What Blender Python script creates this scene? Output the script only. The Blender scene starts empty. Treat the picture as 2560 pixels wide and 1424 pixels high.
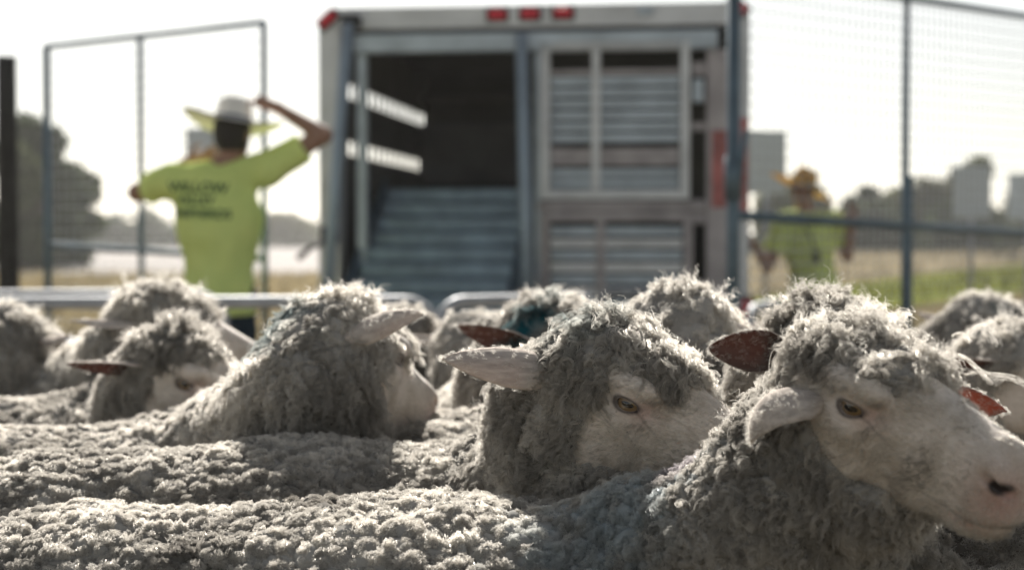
import bpy, math, random, time
import numpy as np
from mathutils import Vector, Matrix, Euler
T0 = time.time()
random.seed(7)
rng = np.random.default_rng(11)
S = bpy.context.scene
COL = S.collection

# ------------------------------------------------------------------ camera, sky, sun, exposure
FPX, CAMH = 4300.0, 1.08
PITCH = math.atan(115.0 / FPX)
cam = bpy.data.cameras.new('camera')
cam_ob = bpy.data.objects.new('camera', cam)
COL.objects.link(cam_ob)
cam.sensor_width = 36.0
cam.lens = FPX / 2560 * 36.0
cam.clip_start, cam.clip_end = 0.05, 4000
cam_ob.location = (0, 0, CAMH)
cam_ob.rotation_euler = (math.pi / 2 - PITCH, 0, 0)
cam.dof.use_dof = True
cam.dof.focus_distance = 1.88
cam.dof.aperture_fstop = 4.2
S.camera = cam_ob

SUN_EL, SUN_AZ = math.radians(34), math.radians(-7)      # azimuth from +Y, negative = to the left of the view
world = bpy.data.worlds.new('World'); S.world = world; world.use_nodes = True
nt = world.node_tree; nt.nodes.clear()
sky = nt.nodes.new('ShaderNodeTexSky'); sky.sky_type = 'NISHITA'; sky.sun_disc = False
sky.sun_elevation = SUN_EL; sky.sun_rotation = SUN_AZ
sky.air_density = 0.75; sky.dust_density = 0.55; sky.ozone_density = 1.0; sky.altitude = 0
hs = nt.nodes.new('ShaderNodeHueSaturation'); hs.inputs['Saturation'].default_value = 0.36
bg = nt.nodes.new('ShaderNodeBackground'); bg.inputs['Strength'].default_value = 0.05
wo = nt.nodes.new('ShaderNodeOutputWorld')
wt = nt.nodes.new('ShaderNodeMix'); wt.data_type = 'RGBA'; wt.blend_type = 'MULTIPLY'; wt.inputs[0].default_value = 1.0; wt.inputs[7].default_value = (1.03, 1.0, 0.925, 1)   # warm summer haze
nt.links.new(sky.outputs[0], hs.inputs['Color']); nt.links.new(hs.outputs[0], wt.inputs[6]); nt.links.new(wt.outputs[2], bg.inputs['Color']); nt.links.new(bg.outputs[0], wo.inputs[0])

sun = bpy.data.lights.new('sun', 'SUN'); sun.energy = 5.0; sun.angle = math.radians(0.6); sun.color = (1.0, 0.945, 0.86)
sun_ob = bpy.data.objects.new('sun', sun); COL.objects.link(sun_ob)
sd = Vector((math.sin(SUN_AZ) * math.cos(SUN_EL), math.cos(SUN_AZ) * math.cos(SUN_EL), math.sin(SUN_EL)))
sun_ob.rotation_euler = sd.to_track_quat('Z', 'Y').to_euler()
sun_ob.location = (0, 0, 20)

vs = S.view_settings
vs.view_transform = 'Standard'; vs.look = 'None'; vs.exposure = 1.26; vs.gamma = 1.0; vs.use_curve_mapping = False
S.cycles.max_bounces = 8; S.cycles.diffuse_bounces = 4; S.cycles.transmission_bounces = 4
S.cycles.use_denoising = True
try:
    S.cycles_curves.shape = 'THICK'
except Exception: pass

def P(px, py, d):
    """world point seen at photo pixel (px, py) at distance d in front of the camera"""
    u, v = (px - 1280) / FPX, (712 - py) / FPX
    y = math.cos(PITCH) + v * math.sin(PITCH); z = -math.sin(PITCH) + v * math.cos(PITCH)
    return np.array([u / y * d, d, CAMH + z / y * d])

# ------------------------------------------------------------------ materials
def mat(name):
    m = bpy.data.materials.new(name); m.use_nodes = True
    t = m.node_tree; t.nodes.clear()
    o = t.nodes.new('ShaderNodeOutputMaterial')
    return m, t, o
def node(t, typ, **kw):
    n = t.nodes.new(typ)
    for k, v in kw.items():
        if k in n.inputs: n.inputs[k].default_value = v
        else: setattr(n, k, v)
    return n
def simple(name, col, rough=0.6, metal=0.0, var=0.15, scale=6.0, bump=0.0, spec=0.5, coord='Object'):
    m, t, o = mat(name)
    b = node(t, 'ShaderNodeBsdfPrincipled', Roughness=rough, Metallic=metal)
    b.inputs['Specular IOR Level'].default_value = spec
    tc = node(t, 'ShaderNodeTexCoord'); nz = node(t, 'ShaderNodeTexNoise', Scale=scale, Detail=6.0, Roughness=0.6)
    rp = node(t, 'ShaderNodeValToRGB')
    c = np.array(col)
    rp.color_ramp.elements[0].position = 0.3; rp.color_ramp.elements[1].position = 0.7
    rp.color_ramp.elements[0].color = (*np.clip(c * (1 - var), 0, 1), 1); rp.color_ramp.elements[1].color = (*np.clip(c * (1 + var), 0, 1), 1)
    L = t.links.new
    L(tc.outputs[coord], nz.inputs['Vector']); L(nz.outputs['Fac'], rp.inputs[0]); L(rp.outputs[0], b.inputs['Base Color'])
    if bump:
        bp = node(t, 'ShaderNodeBump', Strength=bump, Distance=0.01); L(nz.outputs['Fac'], bp.inputs['Height']); L(bp.outputs[0], b.inputs['Normal'])
    L(b.outputs[0], o.inputs[0])
    return m

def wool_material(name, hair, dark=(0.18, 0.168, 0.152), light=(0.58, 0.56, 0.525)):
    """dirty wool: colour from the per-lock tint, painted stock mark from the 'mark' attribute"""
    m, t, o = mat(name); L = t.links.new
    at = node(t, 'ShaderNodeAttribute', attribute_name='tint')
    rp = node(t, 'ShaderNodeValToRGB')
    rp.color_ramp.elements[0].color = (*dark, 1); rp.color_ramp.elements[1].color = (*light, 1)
    L(at.outputs['Fac'], rp.inputs[0])
    mk = node(t, 'ShaderNodeAttribute', attribute_name='mark')
    mc = node(t, 'ShaderNodeAttribute', attribute_name='mark_colour')
    mx = node(t, 'ShaderNodeMix', data_type='RGBA')
    L(mk.outputs['Fac'], mx.inputs[0]); L(rp.outputs[0], mx.inputs[6]); L(mc.outputs['Color'], mx.inputs[7])
    df = node(t, 'ShaderNodeBsdfDiffuse'); L(mx.outputs[2], df.inputs[0])
    if hair:
        tr = node(t, 'ShaderNodeBsdfTranslucent'); L(mx.outputs[2], tr.inputs[0])
        ht = node(t, 'ShaderNodeBsdfHair', component='Transmission'); hr = node(t, 'ShaderNodeBsdfHair', component='Reflection')
        br = node(t, 'ShaderNodeMix', data_type='RGBA', blend_type='ADD'); br.inputs[0].default_value = 1.0; L(mx.outputs[2], br.inputs[6]); L(mx.outputs[2], br.inputs[7])
        for hb_ in (ht, hr):
            L(br.outputs[2], hb_.inputs['Color']); hb_.inputs['RoughnessU'].default_value = 0.38; hb_.inputs['RoughnessV'].default_value = 0.6
        m1 = node(t, 'ShaderNodeMixShader'); m3 = node(t, 'ShaderNodeMixShader'); m4 = node(t, 'ShaderNodeMixShader'); m2 = node(t, 'ShaderNodeMixShader')
        m1.inputs[0].default_value = 0.40; m3.inputs[0].default_value = 0.72; m2.inputs[0].default_value = 0.52
        L(df.outputs[0], m1.inputs[1]); L(tr.outputs[0], m1.inputs[2]); L(hr.outputs[0], m3.inputs[1]); L(ht.outputs[0], m3.inputs[2]); L(m1.outputs[0], m2.inputs[1]); L(m3.outputs[0], m2.inputs[2])
        L(m2.outputs[0], o.inputs[0])
    else:
        L(df.outputs[0], o.inputs[0])
    return m

# ------------------------------------------------------------------ mesh helpers
def link(name, data, material=None, parent=None, smooth=None):
    o = bpy.data.objects.new(name, data); COL.objects.link(o)
    if material is not None:
        ms = material if isinstance(material, (list, tuple)) else [material]
        if len(data.materials) == 0:
            for x in ms: data.materials.append(x)
    if parent is not None: o.parent = parent
    return o
def empty(name, loc=(0, 0, 0), rz=0.0):
    o = bpy.data.objects.new(name, None); COL.objects.link(o); o.location = loc; o.rotation_euler = (0, 0, rz); o.empty_display_size = 0.2
    return o
def tag(o, label=None, cat=None, group=None, kind=None):
    if label: o['label'] = label
    if cat: o['category'] = cat
    if group: o['group'] = group
    if kind: o['kind'] = kind
    return o
def fast_mesh(name, V, F, smooth=True, mat_idx=None):
    """F: (n,4) or (n,3) int array"""
    me = bpy.data.meshes.new(name); V = np.asarray(V, np.float32); F = np.asarray(F, np.int32)
    k = F.shape[1]
    me.vertices.add(len(V)); me.vertices.foreach_set('co', V.ravel())
    me.loops.add(F.size); me.loops.foreach_set('vertex_index', F.ravel())
    me.polygons.add(len(F)); me.polygons.foreach_set('loop_start', np.arange(0, F.size, k, dtype=np.int32))
    if mat_idx is not None: me.polygons.foreach_set('material_index', np.asarray(mat_idx, np.int32))
    me.polygons.foreach_set('use_smooth', np.full(len(F), smooth, bool))
    me.update(calc_edges=True)
    return me
class MB:
    """collects simple solids into one mesh"""
    def __init__(s): s.v = []; s.f = []; s.sm = []
    def add(s, vs, fs, smooth=False):
        n = len(s.v); s.v += [tuple(float(c) for c in q) for q in vs]; s.f += [tuple(i + n for i in f) for f in fs]; s.sm += [smooth] * len(fs); return s
    def box(s, x0, x1, y0, y1, z0, z1, b=0.0):
        if b <= 0:
            vs = [(x, y, z) for z in (z0, z1) for y in (y0, y1) for x in (x0, x1)]
            return s.add(vs, [(0, 2, 3, 1), (4, 5, 7, 6), (0, 1, 5, 4), (2, 6, 7, 3), (0, 4, 6, 2), (1, 3, 7, 5)])
        vs = []; X = (x0, x1); Y = (y0, y1); Z = (z0, z1)      # bevelled box
        idx = {}
        for i in (0, 1):
            for j in (0, 1):
                for k in (0, 1):
                    sx, sy, sz = (b if i == 0 else -b), (b if j == 0 else -b), (b if k == 0 else -b)
                    idx[i, j, k, 'x'] = len(vs); vs.append((X[i], Y[j] + sy, Z[k] + sz))
                    idx[i, j, k, 'y'] = len(vs); vs.append((X[i] + sx, Y[j], Z[k] + sz))
                    idx[i, j, k, 'z'] = len(vs); vs.append((X[i] + sx, Y[j] + sy, Z[k]))
        q = lambda *a: tuple(idx[t] for t in a)
        fs = []
        for i in (0, 1):
            f = q((i,0,0,'x'),(i,1,0,'x'),(i,1,1,'x'),(i,0,1,'x')); fs.append(f if i else f[::-1])
            f = q((0,i,0,'y'),(1,i,0,'y'),(1,i,1,'y'),(0,i,1,'y')); fs.append(f[::-1] if i else f)
            f = q((0,0,i,'z'),(1,0,i,'z'),(1,1,i,'z'),(0,1,i,'z')); fs.append(f if i else f[::-1])
        for i in (0, 1):
            for j in (0, 1):
                fs.append(q((i,j,0,'x'),(i,j,1,'x'),(i,j,1,'y'),(i,j,0,'y')))
                fs.append(q((i,0,j,'x'),(i,1,j,'x'),(i,1,j,'z'),(i,0,j,'z')))
                fs.append(q((0,i,j,'y'),(1,i,j,'y'),(1,i,j,'z'),(0,i,j,'z')))
                for k in (0, 1): fs.append(q((i,j,k,'x'),(i,j,k,'y'),(i,j,k,'z')))
        return s.add(vs, fs)
    def tube(s, pts, r, n=8, caps=True):
        pts = [Vector(p) for p in pts]; rs = r if isinstance(r, (list, tuple)) else [r] * len(pts)
        up = Vector((0, 0, 1)); vs = []; fs = []; pu = None
        for i, p in enumerate(pts):
            d = (pts[min(i + 1, len(pts) - 1)] - pts[max(i - 1, 0)]).normalized()
            if pu is None: pu = d.cross(up if abs(d.z) < 0.9 else Vector((1, 0, 0))).normalized()
            u = (pu - d * pu.dot(d)).normalized(); pu = u; w = d.cross(u)
            for k in range(n):
                a = 2 * math.pi * k / n; vs.append(p + (u * math.cos(a) + w * math.sin(a)) * rs[i])
        m = len(pts)
        for i in range(m - 1):
            for k in range(n):
                a, b2 = i * n + k, i * n + (k + 1) % n; fs.append((a, b2, b2 + n, a + n))
        if caps: fs.append(tuple(range(n))[::-1]); fs.append(tuple(range((m - 1) * n, m * n)))
        return s.add(vs, fs, True)
    def build(s, name, material, parent=None):
        me = bpy.data.meshes.new(name); me.from_pydata(s.v, [], s.f)
        me.polygons.foreach_set('use_smooth', s.sm); me.update()
        import bmesh
        bm = bmesh.new(); bm.from_mesh(me); bmesh.ops.recalc_face_normals(bm, faces=bm.faces); bm.to_mesh(me); bm.free()
        return link(name, me, material, parent)

# ------------------------------------------------------------------ numpy solids: distance fields turned into quads
def nrm(a): return np.sqrt((a * a).sum(-1))
def unit(a): a = np.asarray(a, float); return a / np.maximum(nrm(a)[..., None], 1e-9)
def smin(a, b, k):
    h = np.clip(0.5 + 0.5 * (b - a) / k, 0, 1); return b + (a - b) * h - k * h * (1 - h)
def smax(a, b, k): return -smin(-a, -b, k)
def rcone(p, a, b, ra, rb, sc=None):
    a = np.asarray(a, float); b = np.asarray(b, float); ab = b - a; pa = p - a
    t = np.clip(pa @ ab / max(ab @ ab, 1e-9), 0, 1)
    q = pa - t[:, None] * ab
    if sc is not None: q = q / np.asarray(sc)
    return (nrm(q) - (ra + (rb - ra) * t)) * (1 if sc is None else min(sc))
def ell(p, c, r, R=None):
    q = p - np.asarray(c, float)
    if R is not None: q = q @ R
    r = np.asarray(r, float); k0 = nrm(q / r); k1 = nrm(q / (r * r)); return k0 * (k0 - 1.0) / np.maximum(k1, 1e-9)

def mesh_sdf(f, lo, hi, h, smooth=2):
    lo = np.asarray(lo, float); hi = np.asarray(hi, float); B = 8
    nb = np.ceil((hi - lo) / h / B).astype(int) + 1
    g = np.stack(np.meshgrid(*[np.arange(n) for n in nb], indexing='ij'), -1).reshape(-1, 3)
    dc = f(lo + h * (g * B + 3.5))
    act = np.abs(dc) < h * B * 1.15 + h * 2
    phi = np.where(dc < 0, -1.0, 1.0).astype(np.float32)[:, None].repeat(B ** 3, 1)
    off = np.stack(np.meshgrid(*[np.arange(B)] * 3, indexing='ij'), -1).reshape(-1, 3)
    ia = np.nonzero(act)[0]
    for s in range(0, len(ia), 400):
        k = ia[s:s + 400]
        pts = lo + h * (g[k][:, None, :] * B + off[None]).reshape(-1, 3)
        phi[k] = f(pts).reshape(len(k), -1)
    phi = phi.reshape(*nb, B, B, B).transpose(0, 3, 1, 4, 2, 5).reshape(nb[0] * B, nb[1] * B, nb[2] * B)
    ins = phi < 0
    nx, ny, nz = phi.shape
    cnt = np.zeros((nx - 1, ny - 1, nz - 1), np.int8)
    for i in (0, 1):
        for j in (0, 1):
            for k in (0, 1): cnt += ins[i:nx - 1 + i, j:ny - 1 + j, k:nz - 1 + k]
    cells = np.argwhere((cnt > 0) & (cnt < 8))
    idx = np.full(cnt.shape, -1, np.int32); idx[tuple(cells.T)] = np.arange(len(cells))
    acc = np.zeros((len(cells), 3)); w = np.zeros(len(cells))
    C = [(i, j, k) for i in (0, 1) for j in (0, 1) for k in (0, 1)]
    val = {c: phi[cells[:, 0] + c[0], cells[:, 1] + c[1], cells[:, 2] + c[2]] for c in C}
    for a in C:
        for ax in range(3):
            if a[ax]: continue
            b = list(a); b[ax] = 1; b = tuple(b)
            va, vb = val[a], val[b]; m = (va < 0) != (vb < 0)
            t = np.where(m, va / np.where(m, va - vb, 1), 0)
            pt = np.array(a, float)[None].repeat(len(cells), 0); pt[:, ax] = t
            acc += pt * m[:, None]; w += m
    V = lo + h * (cells + acc / np.maximum(w, 1)[:, None])
    Fs = []
    for ax in range(3):
        u, v = (ax + 1) % 3, (ax + 2) % 3
        sl0 = [slice(None)] * 3; sl1 = [slice(None)] * 3; sl0[ax] = slice(0, -1); sl1[ax] = slice(1, None)
        A, Bn = ins[tuple(sl0)], ins[tuple(sl1)]
        e = np.argwhere(A != Bn)
        e = e[(e[:, u] > 0) & (e[:, v] > 0) & (e[:, u] < phi.shape[u] - 1) & (e[:, v] < phi.shape[v] - 1)]
        flip = ~A[tuple(e.T)]
        def ci(du, dv):
            q = e.copy(); q[:, u] -= du; q[:, v] -= dv; return idx[tuple(q.T)]
        quad = np.stack([ci(1, 1), ci(0, 1), ci(0, 0), ci(1, 0)], -1)
        quad[flip] = quad[flip][:, ::-1]
        Fs.append(quad)
    F = np.concatenate(Fs); F = F[(F >= 0).all(1)]
    V = lap(V, F, smooth)
    return V, F
def lap(V, F, it, lam=0.5):
    n = len(V); k = F.shape[1]
    e = np.concatenate([F[:, [i, (i + 1) % k]] for i in range(k)]); a = np.concatenate([e[:, 0], e[:, 1]]); b = np.concatenate([e[:, 1], e[:, 0]])
    deg = np.maximum(np.bincount(a, minlength=n), 1)[:, None]
    for _ in range(it):
        av = np.stack([np.bincount(a, V[b, c], n) for c in range(3)], -1) / deg
        V = V + lam * (av - V)
    return V
def vnormals(V, F):
    if F.shape[1] == 4: fn = np.cross(V[F[:, 2]] - V[F[:, 0]], V[F[:, 3]] - V[F[:, 1]])
    else: fn = np.cross(V[F[:, 1]] - V[F[:, 0]], V[F[:, 2]] - V[F[:, 0]])
    N = np.zeros_like(V)
    for i in range(F.shape[1]):
        for c in range(3): N[:, c] += np.bincount(F[:, i], fn[:, c], len(V))
    return unit(N), fn
def subdiv(V, F):
    n = len(V); e = np.concatenate([F[:, [i, (i + 1) % 4]] for i in range(4)]); e.sort(1)
    key = e[:, 0].astype(np.int64) * n + e[:, 1]; uk, inv = np.unique(key, return_inverse=True)
    mid = 0.5 * (V[uk // n] + V[uk % n]); fc = V[F].mean(1)
    V2 = np.concatenate([V, mid, fc]); m = len(F); E = inv.reshape(4, m).T + n; cI = np.arange(m) + n + len(mid)
    F2 = np.concatenate([np.stack([F[:, i], E[:, i], cI, E[:, (i + 3) % 4]], -1) for i in range(4)])
    return V2, F2
_tab = np.random.default_rng(5).random((65536, 3))
def _hash(i, seed):
    i = i.astype(np.int64); h = (i[..., 0] * 73856093) ^ (i[..., 1] * 19349663) ^ (i[..., 2] * 83492791) ^ (seed * 2654435)
    h = (h ^ (h >> 13)) * 1274126177; return (h ^ (h >> 16)) & 65535
def worley(p, s, seed=0):
    q = p / s; b = np.floor(q); f1 = np.full(len(p), 9.0); f2 = np.full(len(p), 9.0); cid = np.zeros(len(p), np.int64); ctr = np.zeros_like(q)
    for dx in (-1, 0, 1):
        for dy in (-1, 0, 1):
            for dz in (-1, 0, 1):
                c = b + np.array([dx, dy, dz]); h = _hash(c, seed); d = nrm(q - c - _tab[h])
                m = d < f1; ctr = np.where(m[:, None], c + _tab[h], ctr); f2 = np.where(m, f1, np.minimum(f2, d)); cid = np.where(m, h, cid); f1 = np.where(m, d, f1)
    worley.ctr = ctr * s
    return f1, f2, cid
def vnoise(p, s, seed=0):
    q = p / s; b = np.floor(q); f = q - b; f = f * f * (3 - 2 * f); r = 0
    for dx in (0, 1):
        for dy in (0, 1):
            for dz in (0, 1):
                w = (f[:, 0] if dx else 1 - f[:, 0]) * (f[:, 1] if dy else 1 - f[:, 1]) * (f[:, 2] if dz else 1 - f[:, 2])
                r = r + w * _tab[_hash(b + np.array([dx, dy, dz]), seed)][..., 0]
    return r
def vnoise3(p, s, seed=0): return np.stack([vnoise(p, s, seed + k) for k in range(3)], -1) - 0.5
# ------------------------------------------------------------------ ground, fields, track
def ground_mat(name, c1, c2, c3, scale):
    m, t, o = mat(name); L = t.links.new
    b = node(t, 'ShaderNodeBsdfDiffuse')
    tc = node(t, 'ShaderNodeTexCoord'); n1 = node(t, 'ShaderNodeTexNoise', Scale=scale, Detail=8.0, Roughness=0.65); n2 = node(t, 'ShaderNodeTexNoise', Scale=scale * 9, Detail=4.0)
    L(tc.outputs['Object'], n1.inputs['Vector']); L(tc.outputs['Object'], n2.inputs['Vector'])
    r = node(t, 'ShaderNodeValToRGB'); e = r.color_ramp.elements; e[0].position = 0.35; e[0].color = (*c1, 1); e[1].position = 0.65; e[1].color = (*c3, 1); k = r.color_ramp.elements.new(0.5); k.color = (*c2, 1)
    ad = node(t, 'ShaderNodeMath', operation='MULTIPLY_ADD'); ad.inputs[1].default_value = 0.35; L(n2.outputs['Fac'], ad.inputs[0]); 
    sb = node(t, 'ShaderNodeMath', operation='MULTIPLY'); sb.inputs[1].default_value = 0.65; L(n1.outputs['Fac'], sb.inputs[0]); L(sb.outputs[0], ad.inputs[2])
    L(ad.outputs[0], r.inputs[0]); L(r.outputs[0], b.inputs[0]); L(b.outputs[0], o.inputs[0]); return m
def sheet(name, pts, z, m, kind='structure'):
    g = MB(); g.add([(x, y, z) for x, y in pts], [tuple(range(len(pts)))]); return tag(g.build(name, m), kind=kind)
sheet('ground', [(-900, -30), (900, -30), (900, 3000), (-900, 3000)], 0.0, ground_mat('pasture', (0.075, 0.062, 0.032), (0.13, 0.108, 0.058), (0.17, 0.135, 0.082), 0.35))
sheet('paddock_dirt', [(-6, -6), (6, -6), (6, 18), (-6, 18)], 0.004, ground_mat('paddock', (0.06, 0.048, 0.034), (0.10, 0.08, 0.055), (0.13, 0.11, 0.06), 0.8))
sheet('gravel_yard', [(-60, 50), (-6, 50), (-5, 420), (-160, 420)], 0.004, ground_mat('pale_gravel', (0.34, 0.32, 0.31), (0.42, 0.40, 0.39), (0.47, 0.45, 0.44), 0.6))
sheet('gravel_track', [(5.2, 22), (14, 22), (30, 46), (60, 90), (40, 90), (16, 44)], 0.008, ground_mat('track_gravel', (0.22, 0.19, 0.165), (0.29, 0.255, 0.225), (0.34, 0.31, 0.28), 1.2))
sheet('green_verge', [(3.0, 27), (5.6, 26.5), (15, 43), (38, 88), (30, 92), (10, 46)], 0.012, ground_mat('verge_grass', (0.09, 0.11, 0.022), (0.14, 0.16, 0.035), (0.19, 0.19, 0.065), 1.0))
sheet('dry_meadow', [(2.0, 30), (9, 46), (29, 92), (60, 170), (6, 170)], 0.008, ground_mat('dry_grass', (0.20, 0.165, 0.115), (0.27, 0.23, 0.165), (0.33, 0.285, 0.21), 0.6))

# tufts of long dry grass: too many blades to count, one mass each
def grass(name, n, x0, x1, y0, y1, h, m, seed, cond=None):
    r = np.random.default_rng(seed); x = r.uniform(x0, x1, n); y = r.uniform(y0, y1, n)
    if cond is not None: k = cond(x, y); x, y = x[k], y[k]; n = len(x)
    a = r.uniform(0, 6.283, n); hh = h * r.uniform(0.5, 1.2, n); w = r.uniform(0.012, 0.03, n) * (1 + y / 40)
    ln = r.normal(size=(n, 2)) * 0.25 * hh[:, None]
    V = np.zeros((n, 3, 3)); V[:, 0] = np.stack([x - np.cos(a) * w, y - np.sin(a) * w, 0 * x], -1); V[:, 1] = np.stack([x + np.cos(a) * w, y + np.sin(a) * w, 0 * x], -1); V[:, 2] = np.stack([x + ln[:, 0], y + ln[:, 1], hh], -1)
    me = fast_mesh(name, V.reshape(-1, 3), np.arange(n * 3).reshape(-1, 3), False)
    return tag(link(name, me, m), kind='stuff')
def leaf_mat(name, col, tr=0.35, var=0.35):
    m, t, o = mat(name); L = t.links.new
    g = node(t, 'ShaderNodeNewGeometry'); r = node(t, 'ShaderNodeValToRGB'); c = np.array(col)
    r.color_ramp.elements[0].color = (*(c * (1 - var)), 1); r.color_ramp.elements[1].color = (*(c * (1 + var)), 1); L(g.outputs['Random Per Island'], r.inputs[0])
    d = node(t, 'ShaderNodeBsdfDiffuse'); k = node(t, 'ShaderNodeBsdfTranslucent'); L(r.outputs[0], d.inputs[0]); L(r.outputs[0], k.inputs[0])
    x = node(t, 'ShaderNodeMixShader'); x.inputs[0].default_value = tr; L(d.outputs[0], x.inputs[1]); L(k.outputs[0], x.inputs[2]); L(x.outputs[0], o.inputs[0]); return m
grass('dry_grass', 16000, -16, -0.5, 18, 47, 0.26, leaf_mat('dry_blades', (0.30, 0.25, 0.15)), 1)
grass('meadow_grass', 22000, 2, 40, 30, 110, 0.55, leaf_mat('meadow_blades', (0.36, 0.31, 0.22)), 2, lambda x, y: (x > 2 + (y - 30) * 0.1) & (x < 4 + (y - 30) * 0.38))
grass('verge_grass', 9000, 3, 30, 26, 80, 0.30, leaf_mat('verge_blades', (0.15, 0.16, 0.04)), 3, lambda x, y: (x > 3.4 + (y - 27) * 0.43) & (x < 5.4 + (y - 27) * 0.60))

# ------------------------------------------------------------------ trees and hedges behind
M_BARK = simple('bark', (0.07, 0.055, 0.04), 0.9, var=0.4, scale=4)
def tree(label, base, height, rad, m, seed, crown_lo=0.12, nl=2600, leaf=0.35, group='trees beyond the paddock', name='tree', cat='tree', lobes=9):
    r = np.random.default_rng(seed); root = empty(name, base)
    tk = MB(); tk.tube([(0, 0, 0), (0.05 * rad, 0, height * 0.35), (0, 0.04 * rad, height * 0.75)], [0.05 * height, 0.035 * height, 0.012 * height], 8)
    for k in range(6):
        a = r.uniform(0, 6.283); z = height * r.uniform(0.25, 0.55); q = rad * r.uniform(0.4, 0.75)
        tk.tube([(0, 0, z), (math.cos(a) * q * .5, math.sin(a) * q * .5, z + height * .1), (math.cos(a) * q, math.sin(a) * q, z + height * .22)], [0.02 * height, 0.013 * height, 0.005 * height], 6)
    tk.build('trunk', M_BARK, root)
    lc = []; 
    for k in range(lobes):
        a = r.uniform(0, 6.283); t = r.random(); z = height * (crown_lo + (0.92 - crown_lo) * t); q = rad * (1 - 0.75 * max(0, t - 0.45)) * math.sqrt(r.random()) * 0.75
        lc.append((math.cos(a) * q, math.sin(a) * q, z, rad * r.uniform(0.28, 0.5)))
    lc = np.array(lc); li = r.integers(0, lobes, nl); d = unit(r.normal(size=(nl, 3))) * (r.random((nl, 1)) ** 0.4)
    c = lc[li, :3] + d * lc[li, 3:4] * np.array([1, 1, 0.85]); s = leaf * r.uniform(0.5, 1.3, nl)
    u = unit(r.normal(size=(nl, 3))); w = unit(np.cross(u, r.normal(size=(nl, 3))))
    V = np.stack([c - u * s[:, None], c + w * s[:, None] * .6, c + u * s[:, None], c - w * s[:, None] * .6], 1).reshape(-1, 3)
    V[:, 2] = np.maximum(V[:, 2], 0.02)
    link('crown', fast_mesh('crown', V, np.arange(nl * 4).reshape(-1, 4), False), m, root)
    return tag(root, label, cat, group)
LF = [leaf_mat('leaf_dark', (0.055, 0.072, 0.040)), leaf_mat('leaf_mid', (0.075, 0.09, 0.045)), leaf_mat('leaf_light', (0.10, 0.115, 0.045)), leaf_mat('leaf_olive', (0.09, 0.095, 0.05))]  # greens lifted a little to put distance haze into the leaf colour
def at_px(px, d): return ((px - 1280) / FPX * d, d, 0)
tree('large dark tree at left behind the tall mesh panel', at_px(118, 62), 5.5, 1.75, LF[0], 1, nl=5200, leaf=0.24, crown_lo=0.05, lobes=22)
tree('lower dark tree leaning toward the middle left of the mesh panel', at_px(205, 66), 3.9, 1.1, LF[1], 2, nl=3200, leaf=0.22, crown_lo=0.03, lobes=14)
tree('broad dark shrub between the wooden post and the large dark tree', at_px(62, 58), 4.4, 1.3, LF[1], 3, nl=3000, leaf=0.22, crown_lo=0.02, lobes=16)
for k, (px, d, h, rd, c, lab) in enumerate([
    (330, 210, 3.2, 7.0, 0, 'low dark treeline bush left of the person in the white hat'), (520, 230, 3.0, 7.5, 3, 'low treeline bush behind the person in the white hat'),
    (705, 220, 3.2, 5.0, 3, 'low olive bush between the person in the white hat and the trailer'), (770, 240, 2.8, 5.0, 1, 'low distant bush just left of the trailer side'),
    (20, 150, 3.6, 6.0, 1, 'distant bush behind the dark wooden post'),
    (1930, 75, 3.2, 1.6, 2, 'light green bush under the square sign beside the trailer'), (2020, 90, 3.8, 2.2, 3, 'olive bush behind the person in the straw hat'),
    (2150, 95, 4.1, 1.7, 0, 'pointed dark evergreen right of the straw hat'), (2235, 100, 4.0, 1.7, 2, 'light green rounded tree left of the thin gate upright'),
    (2330, 96, 4.2, 2.2, 3, 'olive tree just right of the thin gate upright'), (2425, 92, 5.3, 2.0, 1, 'tallest tree behind the square sign at right'),
    (2500, 105, 2.6, 2.0, 2, 'low green bush between the two square signs at right'), (2570, 100, 3.4, 2.2, 1, 'dark bush behind the sign at the right edge'),
    (2200, 88, 2.5, 2.4, 0, 'dark hedge bush along the dry meadow left of the upright'), (2380, 86, 2.4, 2.6, 0, 'dark hedge bush along the dry meadow right of the upright')]):
    tree(lab, at_px(px, d), h, rd, LF[c], 20 + k, nl=2200, leaf=0.07 * rd + 0.14, crown_lo=0.04, lobes=16)

# ------------------------------------------------------------------ metalwork materials
M_GALV = simple('galvanised_pipe', (0.36, 0.38, 0.41), 0.6, 0.4, var=0.2, scale=9)
M_BLUE = simple('blue_grey_pipe', (0.10, 0.15, 0.19), 0.5, 0.45, var=0.25, scale=7)
M_WIRE = simple('fence_wire', (0.30, 0.33, 0.35), 0.5, 0.6, var=0.1)
M_ALU = simple('trailer_aluminium', (0.58, 0.59, 0.60), 0.5, 0.35, var=0.22, scale=3.0)
M_ALUB = simple('weathered_blue_aluminium', (0.42, 0.48, 0.53), 0.5, 0.35, var=0.25, scale=4.0)
M_ALUD = simple('dull_brown_aluminium', (0.37, 0.34, 0.345), 0.6, 0.15, var=0.3, scale=5.0)
M_RAMP = simple('ramp_blue_steel', (0.09, 0.14, 0.19), 0.55, 0.4, var=0.35, scale=6.0)
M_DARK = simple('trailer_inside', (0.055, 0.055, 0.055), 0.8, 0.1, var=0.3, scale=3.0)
M_RUB = simple('black_rubber', (0.015, 0.015, 0.017), 0.7)
M_WOOD = simple('tarred_wood', (0.018, 0.017, 0.015), 0.85, var=0.5, scale=12, bump=0.4)
M_SIGN = simple('sign_board_back', (0.60, 0.66, 0.71), 0.6, 0.0, var=0.06, scale=3)
M_REDP = simple('red_reflective_tape', (0.40, 0.12, 0.11), 0.5, var=0.55, scale=7)
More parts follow.
